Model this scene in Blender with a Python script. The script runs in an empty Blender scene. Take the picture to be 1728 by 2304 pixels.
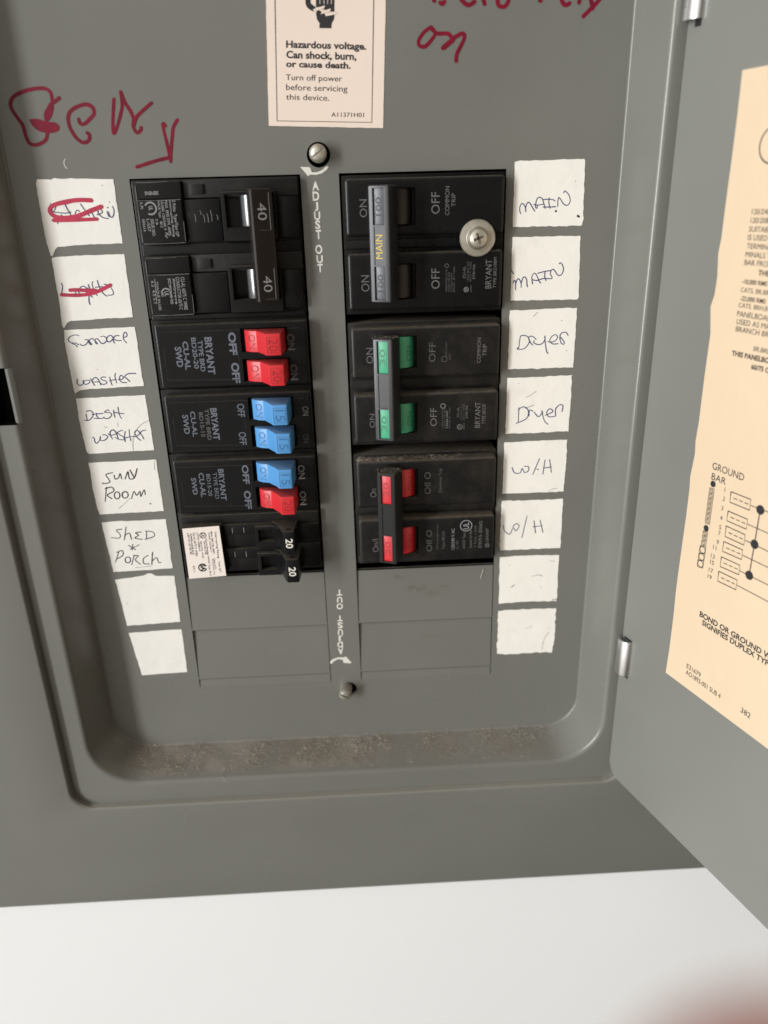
import bpy, bmesh, math, random
from mathutils import Vector, Matrix, geometry, noise
random.seed(7)
SC = bpy.context.scene
COL = SC.collection
I = 0.0254                                   # the panel is measured in inches: x right, z up, d out of the wall

# ------------------------------------------------------------------ camera
F_PX, CX, CY = 1731.0, 864.0, 1152.0
CAMP = Vector((0.35603555, -0.29318117, 11.43154065))          # x, z, d in inches
RIGHT = Vector((0.9986582, -0.02577262, 0.04491739))
UP = Vector((0.04090963, 0.92443867, -0.37913))
FWD = Vector((0.0317522, -0.38045883, -0.9242526))
def W(v): return Vector((v[0] * I, -v[2] * I, v[1] * I))
cam = bpy.data.cameras.new('camera')
camo = bpy.data.objects.new('camera', cam)
COL.objects.link(camo)
m = Matrix.Identity(4)
for k, v in enumerate((RIGHT, UP, -FWD)):
    w = Vector((v[0], -v[2], v[1])).normalized()
    for r in range(3): m[r][k] = w[r]
m.translation = W(CAMP)
camo.matrix_world = m
cam.sensor_fit = 'HORIZONTAL'; cam.sensor_width = 36.0; cam.lens = 36.0 * F_PX / 1728.0
cam.clip_start = 0.002; cam.clip_end = 50
cam.dof.use_dof = True; cam.dof.focus_distance = 11.2 * I; cam.dof.aperture_fstop = 10.5
SC.camera = camo

# ------------------------------------------------------------------ light
WORLD = 1.0
wd = bpy.data.worlds.new('World'); SC.world = wd; wd.use_nodes = True
WN = wd.node_tree.nodes; WL = wd.node_tree.links; bg = WN['Background']
# a bright room to the left and in front, a dim brown one to the right
wtc = WN.new('ShaderNodeTexCoord'); wdot = WN.new('ShaderNodeVectorMath'); wdot.operation = 'DOT_PRODUCT'
wdot.inputs[1].default_value = Vector((-0.92, -0.26, 0.22)).normalized()
WL.new(wtc.outputs['Generated'], wdot.inputs[0])
wrp = WN.new('ShaderNodeValToRGB'); wmr = WN.new('ShaderNodeMapRange'); wmr.inputs[1].default_value = -1; wmr.inputs[2].default_value = 1
WL.new(wdot.outputs['Value'], wmr.inputs[0]); WL.new(wmr.outputs[0], wrp.inputs[0]); WL.new(wrp.outputs[0], bg.inputs[0])
for k_, (p_, c_) in enumerate(((0.0, (.010, .008, .005)), (.45, (.030, .023, .015)), (.62, (.24, .215, .185)), (.82, (1.0, .95, .88)), (1.0, (1.12, 1.10, 1.07)))):
    e_ = wrp.color_ramp.elements[k_] if k_ < 2 else wrp.color_ramp.elements.new(p_)
    e_.position = p_; e_.color = (*c_, 1)
bg.inputs[1].default_value = WORLD
def area(name, loc, target, sx, sy, power, col):
    l = bpy.data.lights.new(name, 'AREA'); l.shape = 'RECTANGLE'; l.size = sx; l.size_y = sy
    l.energy = power; l.color = col
    o = bpy.data.objects.new(name, l); COL.objects.link(o)
    o.location = loc
    o.rotation_euler = (Vector(target) - Vector(loc)).to_track_quat('-Z', 'Y').to_euler()
    return o
area('window_light', (-2.60, -2.18, 0.20), (0, 0, -0.08), 0.40, 2.3, 105.0, (0.96, 0.98, 1.0))
vs = SC.view_settings
vs.view_transform = 'Standard'; vs.look = 'None'; vs.exposure = 0.03; vs.gamma = 1.0; vs.use_curve_mapping = False

# ------------------------------------------------------------------ pixel to plane, in inches
def ray(px, py): return RIGHT * ((px - CX) / F_PX) - UP * ((py - CY) / F_PX) + FWD
def at(px, py, d=0.0):
    v = ray(px, py); s = (d - CAMP[2]) / v[2]
    p = CAMP + v * s
    return p[0], p[1]
TH = math.radians(70.0); HX, HD = 4.575, 0.74                   # the open door: its hinge line and its direction
DU = (math.cos(TH), math.sin(TH)); DN = (-math.sin(TH), math.cos(TH))
def door_map(s, z, n): return (HX + DU[0] * s + DN[0] * n, z, HD + DU[1] * s + DN[1] * n)
def atdoor(px, py):
    v = ray(px, py); n = Vector((DN[0], 0, DN[1])); p0 = Vector((HX, 0, HD))
    p = CAMP + v * ((p0 - CAMP).dot(n) / v.dot(n))
    return (p[0] - HX) * DU[0] + (p[2] - HD) * DU[1], p[1]
def Z(ox, oy, s, pts): return [(ox + x * s, oy + y * s) for x, y in pts]
def ident(a, b, c): return (a, b, c)

# ------------------------------------------------------------------ materials
def mat(name, col, rough=0.5, metal=0.0, spec=0.5, var=0.0, vscale=30, bump=0.0, bscale=800, dust=0.0, dustcol=(0.17, 0.14, 0.105), dlo=0.35, rvar=0.0, coat=0.0, sss=0.0, grime=0.0, haze=0.05, dish=False):
    M = bpy.data.materials.new(name); M.use_nodes = True
    nt = M.node_tree; N = nt.nodes; L = nt.links; b = N['Principled BSDF']
    b.inputs['Roughness'].default_value = rough; b.inputs['Metallic'].default_value = metal
    b.inputs['Specular IOR Level'].default_value = spec
    if coat: b.inputs['Coat Weight'].default_value = coat; b.inputs['Coat Roughness'].default_value = 0.25
    if sss: b.inputs['Subsurface Weight'].default_value = sss; b.inputs['Subsurface Radius'].default_value = (0.006, 0.002, 0.001)
    rgb = N.new('ShaderNodeRGB'); rgb.outputs[0].default_value = (*col, 1); out = rgb.outputs[0]
    g = N.new('ShaderNodeNewGeometry')
    def nz(scale, det=4, rgh=0.55):
        n = N.new('ShaderNodeTexNoise'); n.inputs['Scale'].default_value = scale; n.inputs['Detail'].default_value = det
        n.inputs['Roughness'].default_value = rgh; L.new(g.outputs['Position'], n.inputs['Vector']); return n.outputs['Fac']
    def ramp(v, lo, hi, a, c):
        r = N.new('ShaderNodeMapRange'); r.inputs[1].default_value = lo; r.inputs[2].default_value = hi
        r.inputs[3].default_value = a; r.inputs[4].default_value = c; r.clamp = True; L.new(v, r.inputs[0]); return r.outputs[0]
    def mul(a, c):
        q = N.new('ShaderNodeMath'); q.operation = 'MULTIPLY'; L.new(a, q.inputs[0])
        if isinstance(c, float): q.inputs[1].default_value = c
        else: L.new(c, q.inputs[1])
        return q.outputs[0]
    def mixc(f, a, c, mode='MIX'):
        x = N.new('ShaderNodeMix'); x.data_type = 'RGBA'; x.blend_type = mode
        L.new(f, x.inputs[0]); L.new(a, x.inputs[6])
        if isinstance(c, tuple): x.inputs[7].default_value = (*c, 1)
        else: L.new(c, x.inputs[7])
        return x.outputs[2]
    if var:
        v = ramp(nz(vscale), 0.3, 0.7, 1 - var, 1 + var)
        h = N.new('ShaderNodeHueSaturation'); L.new(v, h.inputs['Value']); L.new(out, h.inputs['Color']); out = h.outputs[0]
    if grime:
        out = mixc(mul(ramp(nz(55, 8, 0.7), 0.56, 0.78, 0, 1), grime), out, (0.10, 0.085, 0.062))
    dfac = None; dirt_h = None
    rgbd = N.new('ShaderNodeRGB'); rgbd.outputs[0].default_value = (*dustcol, 1)
    if dust:
        sx = N.new('ShaderNodeSeparateXYZ'); L.new(g.outputs['Normal'], sx.inputs[0])
        up = ramp(sx.outputs[2], dlo, 0.9, 0, 1)
        dfac = mul(up, dust) if dish else mul(mul(up, ramp(nz(420, 8, 0.75), 0.25, 0.6, 0.35, 1.0)), dust)
        if dish:                                                     # dust lies in the trough of the dish, in patches, and stops short of its right corner
            sp = N.new('ShaderNodeSeparateXYZ'); L.new(g.outputs['Position'], sp.inputs[0])
            step_hi = mul(mul(mul(dfac, ramp(sp.outputs[1], -.0165, -.0171, 0, 1)), ramp(sp.outputs[1], -.0199, -.0195, 0, 1)), .45)
            dfac = mul(mul(dfac, ramp(sp.outputs[1], -.0150, -.0105, .08, 1)), ramp(sp.outputs[0], .082, .096, 1, 0))
            dfac = mul(dfac, ramp(nz(34, 5, 0.6), 0.38, 0.60, 0.40, 1.0))
            dustcol = mixc(mul(ramp(nz(52, 7, 0.66), 0.46, 0.62, 0, 1), ramp(sp.outputs[0], -.03, -.085, .55, 1)), rgbd.outputs[0], (0.30, 0.258, 0.213))
            dirt_h = mul(dfac, nz(420, 7, 0.7))
            def spot(cx_, cz_, rx_, rz_, amt):
                v = N.new('ShaderNodeVectorMath'); v.operation = 'SUBTRACT'; L.new(g.outputs['Position'], v.inputs[0]); v.inputs[1].default_value = (cx_, 0, cz_)
                u = N.new('ShaderNodeVectorMath'); u.operation = 'MULTIPLY'; L.new(v.outputs[0], u.inputs[0]); u.inputs[1].default_value = (1 / rx_, 30, 1 / rz_)
                l_ = N.new('ShaderNodeVectorMath'); l_.operation = 'LENGTH'; L.new(u.outputs[0], l_.inputs[0])
                return mul(mul(ramp(l_.outputs['Value'], 0.2, 1.0, 1, 0), ramp(nz(260, 6, 0.7), 0.42, 0.62, 0, 1)), amt)
            st_ = None
            for q_ in ((1.24, -6.42, .28, .09, .4), (1.55, -6.50, .28, .12, .3), (1.72, -6.41, .12, .05, .4), (1.18, -6.45, .10, .02, .7), (.95, -6.2, .2, .1, .3), (1.5, -7.35, .3, .08, .2), (.13, -8.36, .3, .22, .5), (-.1, .35, .35, .2, .0)):
                o_ = spot(q_[0] * I, q_[1] * I, q_[2] * I, q_[3] * I, q_[4])
                if st_ is None: st_ = o_
                else:
                    ad = N.new('ShaderNodeMath'); ad.operation = 'MAXIMUM'; L.new(st_, ad.inputs[0]); L.new(o_, ad.inputs[1]); st_ = ad.outputs[0]
            out = mixc(st_, out, (0.090, 0.062, 0.043))
            out = mixc(step_hi, out, (0.34, 0.32, 0.265))  # pale highlight painted into the enamel along the up-facing step
        thin = mul(ramp(nz(90, 8, 0.7), 0.45, 0.8, 0, haze), dust)
        mx = N.new('ShaderNodeMath'); mx.operation = 'MAXIMUM'; L.new(dfac, mx.inputs[0]); L.new(thin, mx.inputs[1]); dfac = mx.outputs[0]
        out = mixc(dfac, out, dustcol)
        b_r = ramp(dfac, 0, 1, rough, 0.95)
        if dish:
            am_ = N.new('ShaderNodeMath'); am_.operation = 'ADD'; L.new(b_r, am_.inputs[0]); L.new(ramp(nz(18, 4, 0.5), 0.35, 0.7, -.03, .05), am_.inputs[1]); b_r = am_.outputs[0]
        L.new(b_r, b.inputs['Roughness'])
    elif rvar:
        L.new(ramp(nz(60, 6), 0.3, 0.7, rough - rvar, rough + rvar), b.inputs['Roughness'])
    L.new(out, b.inputs['Base Color'])
    if bump:
        bp = N.new('ShaderNodeBump'); bp.inputs['Strength'].default_value = bump; bp.inputs['Distance'].default_value = 0.0004 if bscale > 200 else 0.0016
        L.new(nz(bscale, 3), bp.inputs['Height']); nrm = bp.outputs[0]
        if dirt_h is not None:
            b2 = N.new('ShaderNodeBump'); b2.inputs['Strength'].default_value = 0.4; b2.inputs['Distance'].default_value = 0.0012
            L.new(dirt_h, b2.inputs['Height']); L.new(nrm, b2.inputs['Normal']); nrm = b2.outputs[0]
        L.new(nrm, b.inputs['Normal'])
    return M
M = {}
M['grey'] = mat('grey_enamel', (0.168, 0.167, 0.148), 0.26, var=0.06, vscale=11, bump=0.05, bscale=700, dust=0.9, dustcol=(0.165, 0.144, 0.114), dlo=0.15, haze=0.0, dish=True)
M['door'] = mat('door_enamel', (0.183, 0.186, 0.168), 0.33, var=0.05, vscale=10, bump=0.05, bscale=700, rvar=0.05)
M['dark'] = mat('dark_interior', (0.012, 0.011, 0.010), 0.8)
M['black'] = mat('black_plastic', (0.0065, 0.0065, 0.007), 0.27, spec=0.25, bump=0.06, bscale=1500, dust=0.75, dustcol=(0.115, 0.098, 0.078), dlo=0.25)
M['sooty'] = mat('dusty_black_plastic', (0.010, 0.0095, 0.009), 0.36, spec=0.3, bump=0.08, bscale=1500, dust=0.95, dustcol=(0.135, 0.113, 0.088), dlo=0.2, haze=0.16)
M['bar'] = mat('handle_plastic', (0.018, 0.018, 0.021), 0.34, bump=0.05, bscale=1500, dust=0.5, dustcol=(0.11, 0.095, 0.075), dlo=0.4)
M['matte'] = mat('matte_black_plastic', (0.012, 0.012, 0.012), 0.6, spec=0.25, bump=0.08, bscale=1500, dust=0.6, dustcol=(0.12, 0.10, 0.08), dlo=0.3, haze=0.1)
M['gloss'] = mat('worn_glossy_plastic', (0.02, 0.02, 0.022), 0.22, spec=1.0, rvar=0.05)
M['brown'] = mat('brown_plastic', (0.016, 0.0115, 0.0095), 0.34, spec=0.3, dust=0.5, dustcol=(0.11, 0.095, 0.075), dlo=0.4)
M['red'] = mat('red_plastic', (0.60, 0.022, 0.030), 0.36, dust=0.45, dustcol=(0.30, 0.10, 0.08), dlo=0.5)
M['blue'] = mat('blue_plastic', (0.085, 0.290, 0.600), 0.36, dust=0.5, dustcol=(0.22, 0.26, 0.30), dlo=0.5)
M['green'] = mat('green_plastic', (0.045, 0.36, 0.19), 0.40, dust=0.3, dustcol=(0.12, 0.2, 0.13), dlo=0.5)
M['red_d'] = mat('red_relief', (0.36, 0.010, 0.015), 0.45)
M['blue_d'] = mat('blue_relief', (0.045, 0.17, 0.38), 0.45)
M['green_d'] = mat('green_relief', (0.022, 0.19, 0.10), 0.45)
M['bar_d'] = mat('black_relief', (0.006, 0.006, 0.007), 0.5)
M['print'] = mat('grey_print', (0.25, 0.25, 0.25), 0.6)
M['dimprint'] = mat('dim_print', (0.125, 0.122, 0.118), 0.6)
M['glare'] = mat('glare_tinted_plastic', (0.055, 0.058, 0.072), 0.34)  # main toggles: bluish glare painted into the plastic's colour
M['smudge'] = mat('paper_scuff', (0.34, 0.335, 0.32), 0.7)
M['faint'] = mat('worn_print', (0.085, 0.083, 0.080), 0.6)
M['bprint'] = mat('blue_grey_print', (0.13, 0.145, 0.175), 0.6)
M['wprint'] = mat('white_print', (0.72, 0.69, 0.62), 0.6)
M['yellow'] = mat('yellow_paint', (0.60, 0.44, 0.06), 0.5)
M['ink'] = mat('black_ink', (0.018, 0.016, 0.017), 0.6)
M['pen'] = mat('ballpoint_ink', (0.060, 0.068, 0.150), 0.5)
M['gpen'] = mat('black_pen_ink', (0.045, 0.045, 0.055), 0.5)
M['marker'] = mat('red_marker_on_paint', (0.175, 0.006, 0.022), 0.5, spec=0.2, var=0.22, vscale=120)
M['rmarker'] = mat('red_marker_on_paper', (0.46, 0.012, 0.055), 0.5, var=0.2, vscale=150)
M['paper'] = mat('white_paper', (0.85, 0.82, 0.755), 0.6, var=0.02, vscale=60, grime=0.13, bump=0.2, bscale=100)
M['peach'] = mat('buff_paper', (0.675, 0.525, 0.360), 0.6, var=0.025, vscale=14, bump=0.5, bscale=45, grime=0.05)
M['pink'] = mat('pale_pink_sticker', (0.81, 0.675, 0.575), 0.5, var=0.02, vscale=30)
M['zinc'] = mat('zinc_metal', (0.50, 0.465, 0.39), 0.46, 0.75, var=0.25, vscale=260, rvar=0.12, grime=0.75)
M['white_sticker'] = mat('white_sticker', (0.85, 0.76, 0.69), 0.5, var=0.02, vscale=60)
M['steel'] = mat('bright_steel', (0.78, 0.78, 0.77), 0.28, 1.0, rvar=0.08)
M['dirty_screw'] = mat('painted_screw', (0.34, 0.32, 0.27), 0.45, 0.4, var=0.2, vscale=300, grime=0.3)
M['wall'] = mat('white_wall_paint', (0.845, 0.84, 0.825), 0.6, var=0.012, vscale=8, bump=0.17, bscale=420)
M['lint'] = mat('lint_fibre', (0.50, 0.43, 0.355), 0.9, var=0.3, vscale=200)
M['skin'] = mat('skin', (0.50, 0.26, 0.225), 0.5, sss=0.25)
M['scar'] = mat('bare_metal_scratch', (0.55, 0.53, 0.48), 0.5)
M['rust'] = mat('brown_stain', (0.115, 0.088, 0.062), 0.6)

# ------------------------------------------------------------------ mesh builder
_glyph = {}
def glyph(s, bold=0.0):
    k = (s, bold)
    if k not in _glyph:
        c = bpy.data.curves.new('lettering', 'FONT'); c.body = s; c.size = 1; c.offset = bold; c.resolution_u = 3
        o = bpy.data.objects.new('lettering', c); COL.objects.link(o)
        dg = bpy.context.evaluated_depsgraph_get(); dg.update()
        me = bpy.data.meshes.new_from_object(o.evaluated_get(dg))
        V = [v.co.to_2d() for v in me.vertices]; Fs = [tuple(p.vertices) for p in me.polygons]
        bpy.data.objects.remove(o); bpy.data.curves.remove(c); bpy.data.meshes.remove(me)
        x0 = min(v.x for v in V); x1 = max(v.x for v in V); y0 = min(v.y for v in V); y1 = max(v.y for v in V)
        _glyph[k] = ([((v.x - x0) / max(x1 - x0, 1e-6), (v.y - y0) / max(y1 - y0, 1e-6)) for v in V], Fs, (x1 - x0) / max(y1 - y0, 1e-6))
    return _glyph[k]
def spline(p, n=7, closed=False):
    if len(p) < 3: return list(p)
    out = []; L = len(p)
    for i in range(L - 1):
        a = p[max(i - 1, 0)]; b = p[i]; c = p[i + 1]; d = p[min(i + 2, L - 1)]
        for k in range(n):
            t = k / n
            out.append(tuple(0.5 * (2 * b[j] + (c[j] - a[j]) * t + (2 * a[j] - 5 * b[j] + 4 * c[j] - d[j]) * t * t + (3 * b[j] - a[j] - 3 * c[j] + d[j]) * t ** 3) for j in (0, 1)))
    out.append(tuple(p[-1])); return out
class MB:
    def __init__(s, mp=ident): s.v = []; s.f = []; s.m = []; s.mats = []; s.mp = mp
    def mi(s, m):
        if m not in s.mats: s.mats.append(m)
        return s.mats.index(m)
    def raw(s, V, Fs, m, mp=None):
        o = len(s.v); mp = mp or s.mp; k = s.mi(m)
        s.v += [mp(*q) for q in V]; s.f += [tuple(o + i for i in f) for f in Fs]; s.m += [k] * len(Fs)
    def bm(s, b, m, mp=None):
        b.verts.index_update()
        s.raw([tuple(v.co) for v in b.verts], [tuple(v.index for v in f.verts) for f in b.faces], m, mp); b.free()
    def box(s, x0, x1, z0, z1, d0, d1, m, bev=0.0, seg=2, mp=None):
        b = bmesh.new(); bmesh.ops.create_cube(b, size=1)
        for v in b.verts: v.co = ((x0 + x1) / 2 + v.co.x * (x1 - x0), (z0 + z1) / 2 + v.co.y * (z1 - z0), (d0 + d1) / 2 + v.co.z * (d1 - d0))
        if bev: bmesh.ops.bevel(b, geom=b.edges[:], offset=bev, segments=seg, profile=0.6, affect='EDGES')
        s.bm(b, m, mp)
    def prism(s, pts, z0, z1, m, bev=0.0, mp=None, seg=2):          # pts in (x, d), extruded along z
        b = bmesh.new(); n = len(pts)
        A = [b.verts.new((x, z0, d)) for x, d in pts]; B = [b.verts.new((x, z1, d)) for x, d in pts]
        b.faces.new(A); b.faces.new(B[::-1])
        for i in range(n): b.faces.new((A[i], B[i], B[(i + 1) % n], A[(i + 1) % n]))
        bmesh.ops.recalc_face_normals(b, faces=b.faces[:])
        if bev: bmesh.ops.bevel(b, geom=[e for e in b.edges if e.calc_face_angle(0) > 0.45], offset=bev, segments=seg, profile=0.6, affect='EDGES')
        s.bm(b, m, mp)
    def poly(s, pts, d, m, thick=0.0, mp=None):                     # pts in (x, z)
        pts = list(pts)
        r = geometry.delaunay_2d_cdt([Vector(p) for p in pts], [], [list(range(len(pts)))], 1, 1e-6)
        V = [(p.x, p.y, d) for p in r[0]]
        s.raw(V, [tuple(f) for f in r[2]], m, mp)
        if thick:
            n = len(pts); s.raw([(x, z, d) for x, z in pts] + [(x, z, d - thick) for x, z in pts], [(i, (i + 1) % n, n + (i + 1) % n, n + i) for i in range(n)], m, mp)
    def ribbon(s, pts, w, d, m, smooth=True, mp=None, wob=0.12):
        p = spline(pts) if smooth else list(pts)
        q = [p[0]]
        for c in p[1:]:
            if math.dist(c, q[-1]) > w * 0.12: q.append(c)
        p = q
        if len(p) < 2: p = [p[0], (p[0][0] + w * .2, p[0][1])]
        V = []; n = len(p)
        for i in range(n):
            a = p[max(i - 1, 0)]; b = p[min(i + 1, n - 1)]; tx, tz = b[0] - a[0], b[1] - a[1]; l = math.hypot(tx, tz) or 1
            h = w / 2 * (1 + wob * noise.noise(Vector((p[i][0] * 9, p[i][1] * 9, 1.7))))
            V += [(p[i][0] - tz / l * h, p[i][1] + tx / l * h, d + 0.0004 * (i % 3)), (p[i][0] + tz / l * h, p[i][1] - tx / l * h, d + 0.0004 * (i % 3))]
        s.raw(V, [(2 * i, 2 * i + 1, 2 * i + 3, 2 * i + 2) for i in range(n - 1)], m, mp)
        for e in (0, n - 1): s.disc(p[e][0], p[e][1], w / 2 * 0.97, d + 0.0011 + 0.0006 * (e > 0), m, 10, mp)
    def disc(s, x, z, r, d, m, n=24, mp=None, rz=None):
        rz = rz or r
        s.raw([(x + r * math.cos(2 * math.pi * i / n), z + rz * math.sin(2 * math.pi * i / n), d) for i in range(n)], [tuple(range(n))], m, mp)
    def ring(s, x, z, r, w, d, m, n=28, a0=0, a1=360, mp=None, rz=None):
        rz = rz or r; k = n + 1; V = []
        for i in range(k):
            a = math.radians(a0 + (a1 - a0) * i / n); c, q = math.cos(a), math.sin(a)
            V += [(x + (r - w / 2) * c, z + (rz - w / 2) * q, d), (x + (r + w / 2) * c, z + (rz + w / 2) * q, d)]
        s.raw(V, [(2 * i, 2 * i + 1, 2 * i + 3, 2 * i + 2) for i in range(n)], m, mp)
    def lathe(s, x, z, prof, m, n=32, mp=None, ex=(0, 0)):           # prof (r, d); ex leans the axis
        V = []
        for r, d in prof: V += [(x + ex[0] * d + r * math.cos(2 * math.pi * i / n), z + ex[1] * d + r * math.sin(2 * math.pi * i / n), d) for i in range(n)]
        Fs = [(j * n + i, j * n + (i + 1) % n, (j + 1) * n + (i + 1) % n, (j + 1) * n + i) for j in range(len(prof) - 1) for i in range(n)]
        s.raw(V, Fs + [tuple((len(prof) - 1) * n + i for i in range(n))], m, mp)
    def text(s, t, x0, x1, z0, z1, d, m, mode='n', bold=0.0, mp=None):   # glyph box x0..x1, z0..z1
        V, Fs, asp = glyph(t, bold); Q = []
        for u, v in V:
            if mode == 'n': a, b = u, v
            elif mode == 'r': a, b = 1 - u, 1 - v
            elif mode == 'u': a, b = 1 - v, u
            else: a, b = v, 1 - u
            Q.append((x0 + (x1 - x0) * a, z0 + (z1 - z0) * b, d))
        s.raw(Q, Fs, m, mp)
    def tpx(s, t, zz, box, d, m, mode='n', bold=0.0):                   # glyph box given in a crop of the photo, axis-aligned on the panel
        ox, oy, k = zz; x0, y0, x1, y1 = [(ox if i % 2 == 0 else oy) + q * k for i, q in enumerate(box)]
        cx, cy = (x0 + x1) / 2, (y0 + y1) / 2
        a = at(x0, cy, d)[0]; b = at(x1, cy, d)[0]; e = at(cx, y0, d)[1]; f = at(cx, y1, d)[1]
        s.text(t, a, b, f, e, d, m, mode, bold)
    def build(s, name, parent=None, smooth=30, merge=False):
        me = bpy.data.meshes.new(name)
        me.from_pydata([W(q) for q in s.v], [], s.f)
        for k in s.mats: me.materials.append(M[k])
        me.polygons.foreach_set('material_index', s.m)
        if merge:
            b = bmesh.new(); b.from_mesh(me); bmesh.ops.remove_doubles(b, verts=b.verts, dist=1e-6); bmesh.ops.recalc_face_normals(b, faces=b.faces); b.to_mesh(me); b.free()
        if smooth:
            me.polygons.foreach_set('use_smooth', [True] * len(me.polygons)); me.set_sharp_from_angle(angle=math.radians(smooth))
        me.update()
        o = bpy.data.objects.new(name, me); COL.objects.link(o)
        if parent: o.parent = parent; o.matrix_parent_inverse = parent.matrix_basis.inverted()
        return o
def cut(o, boxes, mp=ident):
    c = MB(mp)
    for q in boxes: c.box(*q, 'dark')
    k = c.build('cutter', None, 0, False)
    b = bmesh.new(); b.from_mesh(k.data); bmesh.ops.recalc_face_normals(b, faces=b.faces); b.to_mesh(k.data); b.free()
    b = bmesh.new(); b.from_mesh(o.data); bmesh.ops.recalc_face_normals(b, faces=b.faces); b.to_mesh(o.data); b.free()
    md = o.modifiers.new('cut', 'BOOLEAN'); md.operation = 'DIFFERENCE'; md.solver = 'EXACT'; md.object = k; md.use_self = True
    dg = bpy.context.evaluated_depsgraph_get(); dg.update()
    me = bpy.data.meshes.new_from_object(o.evaluated_get(dg)); o.modifiers.remove(md)
    old = o.data; o.data = me; me.name = old.name; bpy.data.meshes.remove(old)
    kd = k.data; bpy.data.objects.remove(k); bpy.data.meshes.remove(kd)
    me.set_sharp_from_angle(angle=math.radians(30))
def add(o, mb):                                                          # printing joined into its part's mesh
    b = bmesh.new(); b.from_mesh(o.data)
    names = [x.name for x in o.data.materials]
    mp = []
    for k in mb.mats:
        if M[k].name not in names: o.data.materials.append(M[k]); names.append(M[k].name)
        mp.append(names.index(M[k].name))
    vs_ = [b.verts.new(W(q)) for q in mb.v]
    for f, k in zip(mb.f, mb.m):
        try: nf = b.faces.new([vs_[i] for i in f]); nf.material_index = mp[k]
        except ValueError: pass
    b.to_mesh(o.data); b.free()
def tag(o, label=None, cat=None, group=None, kind=None):
    for k, v in (('label', label), ('category', cat), ('group', group), ('kind', kind)):
        if v: o[k] = v
    return o
def thing(name, label, cat, at_=(0, 0, 0), group=None):
    o = bpy.data.objects.new(name, None); o.empty_display_size = 0.01; COL.objects.link(o)
    o.location = W(at_); return tag(o, label, cat, group)

# ------------------------------------------------------------------ wall
w = MB(); w.raw([(-60, -70, .69), (60, -70, .69), (60, 60, .69), (-60, 60, .69)], [(0, 1, 2, 3)], 'wall')
hole = MB()
wo = w.build('wall', None, 0); tag(wo, kind='structure')
# the wall is cut out where the box of the panel sits in it
wo.data.clear_geometry()
X0, X1, Z0, Z1 = -7.2, 7.2, -11.8, 7.2
V = [(-60, -70), (60, -70), (60, 60), (-60, 60), (X0, Z0), (X1, Z0), (X1, Z1), (X0, Z1)]
wo.data.from_pydata([W((a, b, .69)) for a, b in V], [], [(0, 1, 5, 4), (1, 2, 6, 5), (2, 3, 7, 6), (3, 0, 4, 7)]); wo.data.update()

# ------------------------------------------------------------------ panel cover
panel = thing('electrical_panel', 'grey steel breaker panel with a dished cover set in the white wall', 'breaker panel', (0, -12.2, .7))
NC = 14
def rrect(hw, zb, zt, r, zs):
    out = []
    # left side upwards carries the extra z stations
    cs = [(hw - r, zb + r, -90), (hw - r, zt - r, 0), (-(hw - r), zt - r, 90), (-(hw - r), zb + r, 180)]
    for ci, (cx, cz, a0) in enumerate(cs):
        for i in range(NC + 1):
            a = math.radians(a0 + 90 * i / NC); out.append((cx + r * math.cos(a), cz + r * math.sin(a)))
        if ci == 2:
            for q in zs: out.append((-hw, q))
    return out
ZS = [-2.0, -2.36, -3.17, -3.5]
FH, FB, FT = 4.12, -9.34, 5.2
prof = [(0, 0, .62)]
R1, R2, EE = .045, .09, .365
for k in range(1, 9):
    a = math.radians(-90 + 66 * k / 8); e = R1 * math.cos(a); prof.append((e, R1 + R1 * math.sin(a), .62 + e * .8))
for k in range(0, 9):
    a = math.radians(156 - 66 * k / 8); e = EE + R2 * math.cos(a); prof.append((e, .65 - R2 + R2 * math.sin(a), .62 + e * .8))
i_slot0 = len(prof) - 5
prof += [(EE + .02, .65, .95), (.63, .65, .45)]; i_slot1 = len(prof) - 1
SR = .36
for k in range(0, 4): a = math.radians(-90 + 70 * k / 3); prof.append((.69 + .012 * math.cos(a), .662 + .012 * math.sin(a), SR))
for k in range(0, 4): a = math.radians(160 - 70 * k / 3); prof.append((.750 + .05 * math.cos(a), .73 + .05 * math.sin(a), SR + .03))
prof += [(1.2, .78, .4), (2.2, .78, .3), (2.87, .78, .15), (2.9, .775, .12), (2.91, .70, .12)]
loops = []
for e, d, r in prof:
    zb = FB - e
    if e > .9: zb = FB - e * (12.24 - 9.34) / 2.9
    hw = FH + e if e < 1.0 else FH + e * 1.22
    loops.append([(x, z, d) for x, z in rrect(hw, zb, FT + e, r, ZS)])
cov = MB()
n = len(loops[0]); V = [q for L in loops for q in L]; Fs = []
iz = 3 * (NC + 1)                                                       # index of the first extra station
for j in range(len(loops) - 1):
    for i in range(n):
        if i == iz + 1 and i_slot0 <= j < i_slot1: continue               # latch slot
        k = (i + 1) % n
        Fs.append((j * n + i, j * n + k, (j + 1) * n + k, (j + 1) * n + i))
cov.raw(V, Fs, 'grey')
# floor of the dish with two breaker openings and two screw holes
OX0, OX1, OB = .262, 2.56, -8.2
def circ(x, z, r, k=24): return [(x + r * math.cos(2 * math.pi * i / k), z + r * math.sin(2 * math.pi * i / k)) for i in range(k)]
H1, H2 = (0.0, .235, .158), (.035, -8.36, .145)
holes = [[(OX0, OB), (OX1, OB), (OX1, 0), (OX0, 0)], [(-OX1, OB), (-OX0, OB), (-OX0, 0), (-OX1, 0)], circ(*H1), circ(*H2)]
outer = [(x, z) for x, z, d in loops[0]]
pts = list(outer); faces = [list(range(len(outer)))]
edges = []
for h in holes:
    o0 = len(pts); pts += h; edges += [(o0 + i, o0 + (i + 1) % len(h)) for i in range(len(h))]
edges += [(i, (i + 1) % len(outer)) for i in range(len(outer))]
r = geometry.delaunay_2d_cdt([Vector(p) for p in pts], edges, [], 0, 1e-6)
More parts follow.
